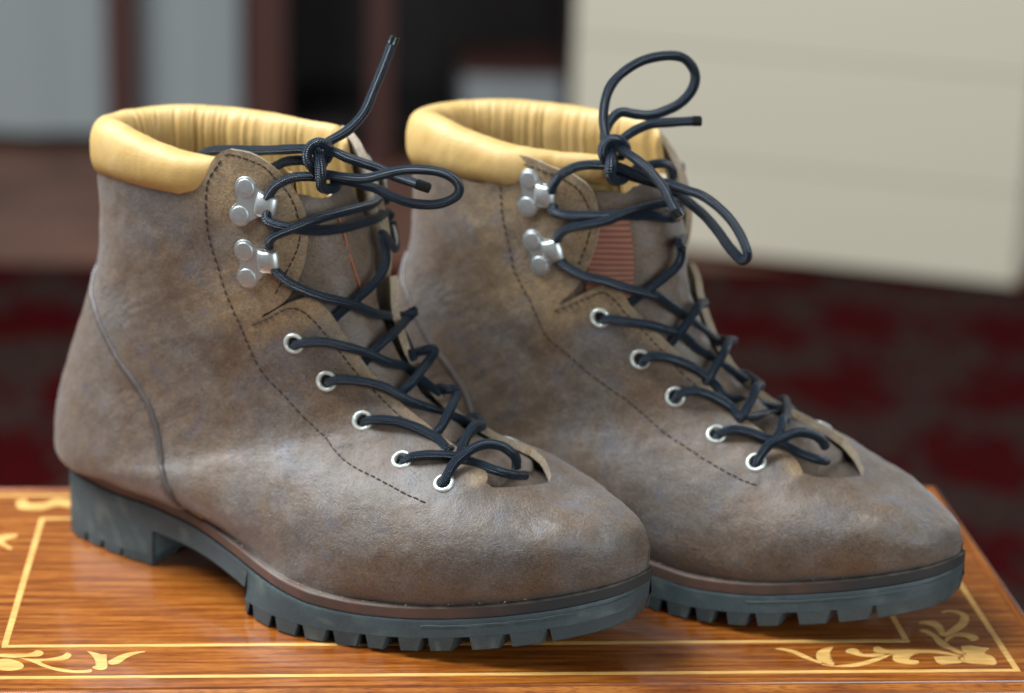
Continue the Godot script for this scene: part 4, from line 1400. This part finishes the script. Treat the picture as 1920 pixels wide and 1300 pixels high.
func make_table() -> void:
	var t := thing("side_table", "low glossy brown wooden table with pale inlaid lines and scrolls under the boots", "table")
	var top := MB.new()
	top.face([Vector3(X0, 0, Z0), Vector3(X1, 0, Z0), Vector3(X1, 0, Z1), Vector3(X0, 0, Z1)], Vector3(0, -1, -1.1))
	flat_uv(top)
	part("table_top", with_uv2(top), M.veneer, t)
	# groove and rounded lip all round
	var prof := [Vector2(0, 0), Vector2(.0004, -.0010), Vector2(.0010, -.0013), Vector2(.0017, -.0008), Vector2(.0023, .0001), Vector2(.0034, .0004), Vector2(.0050, -.0001), Vector2(.0066, -.0014), Vector2(.0079, -.0034), Vector2(LIP, -.0062), Vector2(LIP, -.0120), Vector2(.0070, -.0135), Vector2(.0070, -.030), Vector2(-.02, -.030)]
	var lip := MB.new()
	var corners := [[Vector2(X0, Z0), Vector2(-1, -1)], [Vector2(X1, Z0), Vector2(1, -1)], [Vector2(X1, Z1), Vector2(1, 1)], [Vector2(X0, Z1), Vector2(-1, 1)]]
	for i in 4:
		var a = corners[i]
		var b = corners[(i + 1) % 4]
		var e: Vector2 = (b[0] - a[0]).normalized()
		var o := Vector2(e.y, -e.x)
		if o.dot(a[1]) < 0:
			o = -o
		var first := lip.v.size()
		for c in [a, b]:
			for j in prof.size():
				var d: Vector2 = prof[mini(j + 1, prof.size() - 1)] - prof[maxi(j - 1, 0)]
				var nn := Vector2(-d.y, d.x).normalized()
				lip.vert(Vector3(c[0].x + c[1].x * prof[j].x, prof[j].y, c[0].y + c[1].y * prof[j].x), Vector3(o.x * nn.x, nn.y, o.y * nn.x).normalized() * (1.0 if true else 1.0))
		lip.grid(2, prof.size(), first)
		for j in range(first, lip.v.size()):
			lip.uv[j] = Vector2(lip.v[j].x + lip.v[j].y, lip.v[j].z + lip.v[j].y * 2.0) if absf(e.x) > .5 else Vector2(lip.v[j].z, lip.v[j].x + lip.v[j].y * 2.0)
	part("moulding", with_uv2(lip), M.veneer, t)
	var w := .0029
	for r in [Rect2(-.1395, -1.0222, .4218, w), Rect2(-.1785, -.9885, .5045, w), Rect2(-.1395, -1.1825, .4218, w), Rect2(-.1785, -1.2165, .5045, w)]:
		inlay(t, "inlay_line", [r.position, r.position + Vector2(r.size.x, 0), r.end, r.position + Vector2(0, r.size.y)])
	for r in [Rect2(-.1397, -1.1796, w, .1574), Rect2(.2795, -1.1796, w, .1574), Rect2(.3232, -1.2136, w, .2251), Rect2(-.1785, -1.2136, w, .2251)]:
		inlay(t, "inlay_line", [r.position, r.position + Vector2(r.size.x, 0), r.end, r.position + Vector2(0, r.size.y)], .0001)
	for key in INLAY:
		for l in INLAY[key]:
			var pts := []
			for q in l:
				pts.append(q * 1e-4)
			var ring := pts.duplicate()
			ring.append(pts[0])
			var s := smooth(ring, 3)
			s.pop_back()
			inlay(t, key, s, .00014 + rng.randf() * .00003)
	for x in [X0 + .03, X1 - .03]:
		for z in [Z0 + .03, Z1 - .03]:
			var l := MB.new()
			lathe(l, Vector3(x, -.45, z), Vector3.UP, [Vector2(.0, 0), Vector2(.014, 0), Vector2(.012, .03), Vector2(.017, .18), Vector2(.020, .30), Vector2(.022, .36), Vector2(.018, .38), Vector2(.022, .39), Vector2(.022, .42)], 20)
			part("leg", l.done(), M.dark_wood, t)


# ---------------------------------------------------------------- the room behind
func make_room() -> void:
	var f := MB.new()
	f.box(Vector3(-3.5, -.50, -4.6), Vector3(3.5, -.455, .8))
	part("floor", f.done(), M.floorboards).set_meta("kind", "structure")
	var w := MB.new()
	w.box(Vector3(-3.5, -.45, -4.7), Vector3(3.5, 2.2, -4.6))
	part("back_wall", w.done(), M.plaster).set_meta("kind", "structure")
	var r := MB.new()
	r.box(Vector3(-1.6, -.4549, -3.32), Vector3(2.0, -.446, -.6))
	for i in r.v.size():
		r.uv[i] = Vector2(r.v[i].x * 1.35 + .1, r.v[i].z * .95)
	var rug := part("rug", r.done(), M.rug)
	rug.set_meta("label", "dark red patterned rug on the floor, out of focus behind the table")
	rug.set_meta("category", "rug")
	# cream chest of drawers
	var c := thing("chest_of_drawers", "cream painted chest with plain drawer fronts, blurred behind the boot with the upright loop", "chest", Vector3(.384, -.446, -3.483), -atan2(-3.217 + 3.483, 1.002 - .384))
	var wide := Vector2(1.002 - .384, 3.483 - 3.217).length()
	var b := MB.new()
	b.box(Vector3(0, 0, -.42), Vector3(wide, .80, -.015))
	part("carcass", b.done(), M.cream_paint, c)
	for y in [[.006, .139], [.141, .303], [.305, .52], [.522, .79]]:
		var d := MB.new()
		d.box(Vector3(.004, y[0], -.014), Vector3(wide - .004, y[1], .0))
		part("drawer_front", d.done(), M.cream_paint, c)
	# grey curtain between dark posts
	for k in 2:
		var q := thing("curtain", ["wide plain grey curtain panel at the far left behind dark post", "narrow plain grey curtain panel between the two dark wooden posts"][k], "curtain", Vector3([-.56, -.235][k], -.446, -4.10), 0.0, "grey curtain panels")
		var m := MB.new()
		var half: float = [.24, .115][k]
		for i in 61:
			for j in 2:
				var x := lerpf(-half, half, i / 60.0)
				m.vert(Vector3(x, .02 + j * 1.5, sin(i * .35) * .006), Vector3(-cos(i * .35) * .15, 0, 1).normalized())
		m.grid(61, 2, 0)
		part("panel", m.done(), M.grey_cloth, q)
	for k in 3:
		var q := thing("wooden_post", ["slim dark reddish wooden post between the two grey panels", "dark brown wooden post beside the black cabinet", "thin reddish wooden upright inside the black shadowed gap"][k], "post", Vector3([-.318, -.075, .115][k], -.446, [-4.05, -4.0, -3.98][k]), 0.0)
		var m := MB.new()
		var half: float = [.024, .032, .018][k]
		m.box(Vector3(-half, 0, -half), Vector3(half, 1.5, half))
		part("shaft", m.done(), M.dark_wood, q)
	var sb := thing("storage_box", "low grey box on the bottom shelf of the black bookcase, blurred", "box", Vector3(.353, -.395, -4.22))
	var sm := MB.new()
	sm.box(Vector3(-.085, 0, -.10), Vector3(.085, .075, .10))
	part("body", sm.done(), M.grey_cloth, sb)
	var sl := MB.new()
	sl.box(Vector3(-.089, .0755, -.104), Vector3(.089, .092, .104))
	part("lid", sl.done(), M.dark_wood, sb)
	var cab := thing("bookcase", "open black bookcase in deep shadow, left of the cream chest", "bookcase", Vector3(.20, -.446, -4.05))
	for g in [[Vector3(-.26, 0, -.40), Vector3(.26, 1.4, -.38), "back_board"], [Vector3(-.26, 0, -.38), Vector3(-.24, 1.4, 0), "side_board"], [Vector3(.24, 0, -.38), Vector3(.26, 1.4, 0), "side_board"], [Vector3(-.24, .03, -.38), Vector3(.24, .05, -.01), "shelf"], [Vector3(-.24, .62, -.38), Vector3(.24, .64, -.01), "shelf"]]:
		var m := MB.new()
		m.box(g[0], g[1])
		part(g[2], m.done(), M.black_wood, cab)


func _ready() -> void:
	var cam := Camera3D.new()
	cam.name = "camera"
	# the eye looks down on the boots from 46 cm above the table
	cam.transform = Transform3D(Basis(Vector3(.996447, .028643, .079203), Vector3(-.003953, .955264, -.295728), Vector3(-.084130, .294365, .951983)), Vector3(0, .46, 0))
	cam.near = .05
	cam.far = 30.0
	var lens := CameraAttributesPhysical.new()
	lens.frustum_focal_length = 83.08
	lens.exposure_aperture = 4.4
	lens.frustum_focus_distance = 1.065
	lens.frustum_near = .05
	lens.frustum_far = 30.0
	cam.attributes = lens
	add_child(cam)
	cam.fov = rad_to_deg(2.0 * atan(650.0 / 4500.0))
	print("fov ", cam.fov)
	var env := Environment.new()
	env.background_mode = Environment.BG_COLOR
	env.background_color = Color(.62, .63, .64)
	env.background_energy_multiplier = .42
	env.tonemap_mode = Environment.TONE_MAPPER_LINEAR
	env.tonemap_exposure = 1.22
	env.sdfgi_enabled = true
	env.ssao_enabled = true
	env.ssil_enabled = true
	var we := WorldEnvironment.new()
	we.name = "environment"
	we.environment = env
	add_child(we)
	# daylight from a tall window to the left
	var sun := AreaLight3D.new()
	sun.name = "window_light"
	sun.area_size = Vector2(1.3, 1.5)
	sun.light_color = Color(.93, .97, 1.0)
	sun.light_energy = 12.0
	sun.area_range = 12.0
	sun.shadow_enabled = true
	add_child(sun)
	sun.look_at_from_position(Vector3(-1.15, 1.75, -1.45), Vector3(.05, .08, -1.12))
	# daylight from windows behind the eye, to the right
	var front := AreaLight3D.new()
	front.name = "front_window_light"
	front.area_size = Vector2(1.4, 1.0)
	front.light_color = Color(.92, .97, 1.0)
	front.light_energy = 2.6
	front.area_range = 12.0
	front.shadow_enabled = true
	add_child(front)
	front.look_at_from_position(Vector3(1.25, .75, .85), Vector3(.05, .06, -1.1))
	# a second, smaller window at the far right behind the table
	var back := AreaLight3D.new()
	back.name = "far_window_light"
	back.area_size = Vector2(.9, 1.2)
	back.light_color = Color(.95, .98, 1.0)
	back.light_energy = 1.3
	back.area_range = 12.0
	back.shadow_enabled = true
	add_child(back)
	back.look_at_from_position(Vector3(2.3, .45, -3.3), Vector3(.3, .0, -1.1))
	grain.noise_type = FastNoiseLite.TYPE_SIMPLEX_SMOOTH
	grain.frequency = 1.0
	grain.seed = 4
	patch.noise_type = FastNoiseLite.TYPE_SIMPLEX_SMOOTH
	patch.frequency = 1.0
	patch.fractal_octaves = 3
	patch.seed = 12
	rng.seed = 3
	materials()
	make_room()
	make_table()
	var a := thing("hiking_boot", "nearer brown leather hiking boot, its lace bow loop lying flat to one side", "boot", Vector3(-.11543, .0002, -1.17757), -deg_to_rad(32.0), "pair of hiking boots")
	make_boot(a, 0, NEAR_LACE)
	var b := thing("hiking_boot", "farther brown leather hiking boot, a lace loop standing up above its knot", "boot", Vector3(.03904, .0002, -1.20211), -deg_to_rad(33.0), "pair of hiking boots")
	b.name = "hiking_boot_001"
	make_boot(b, 1, FAR_LACE)
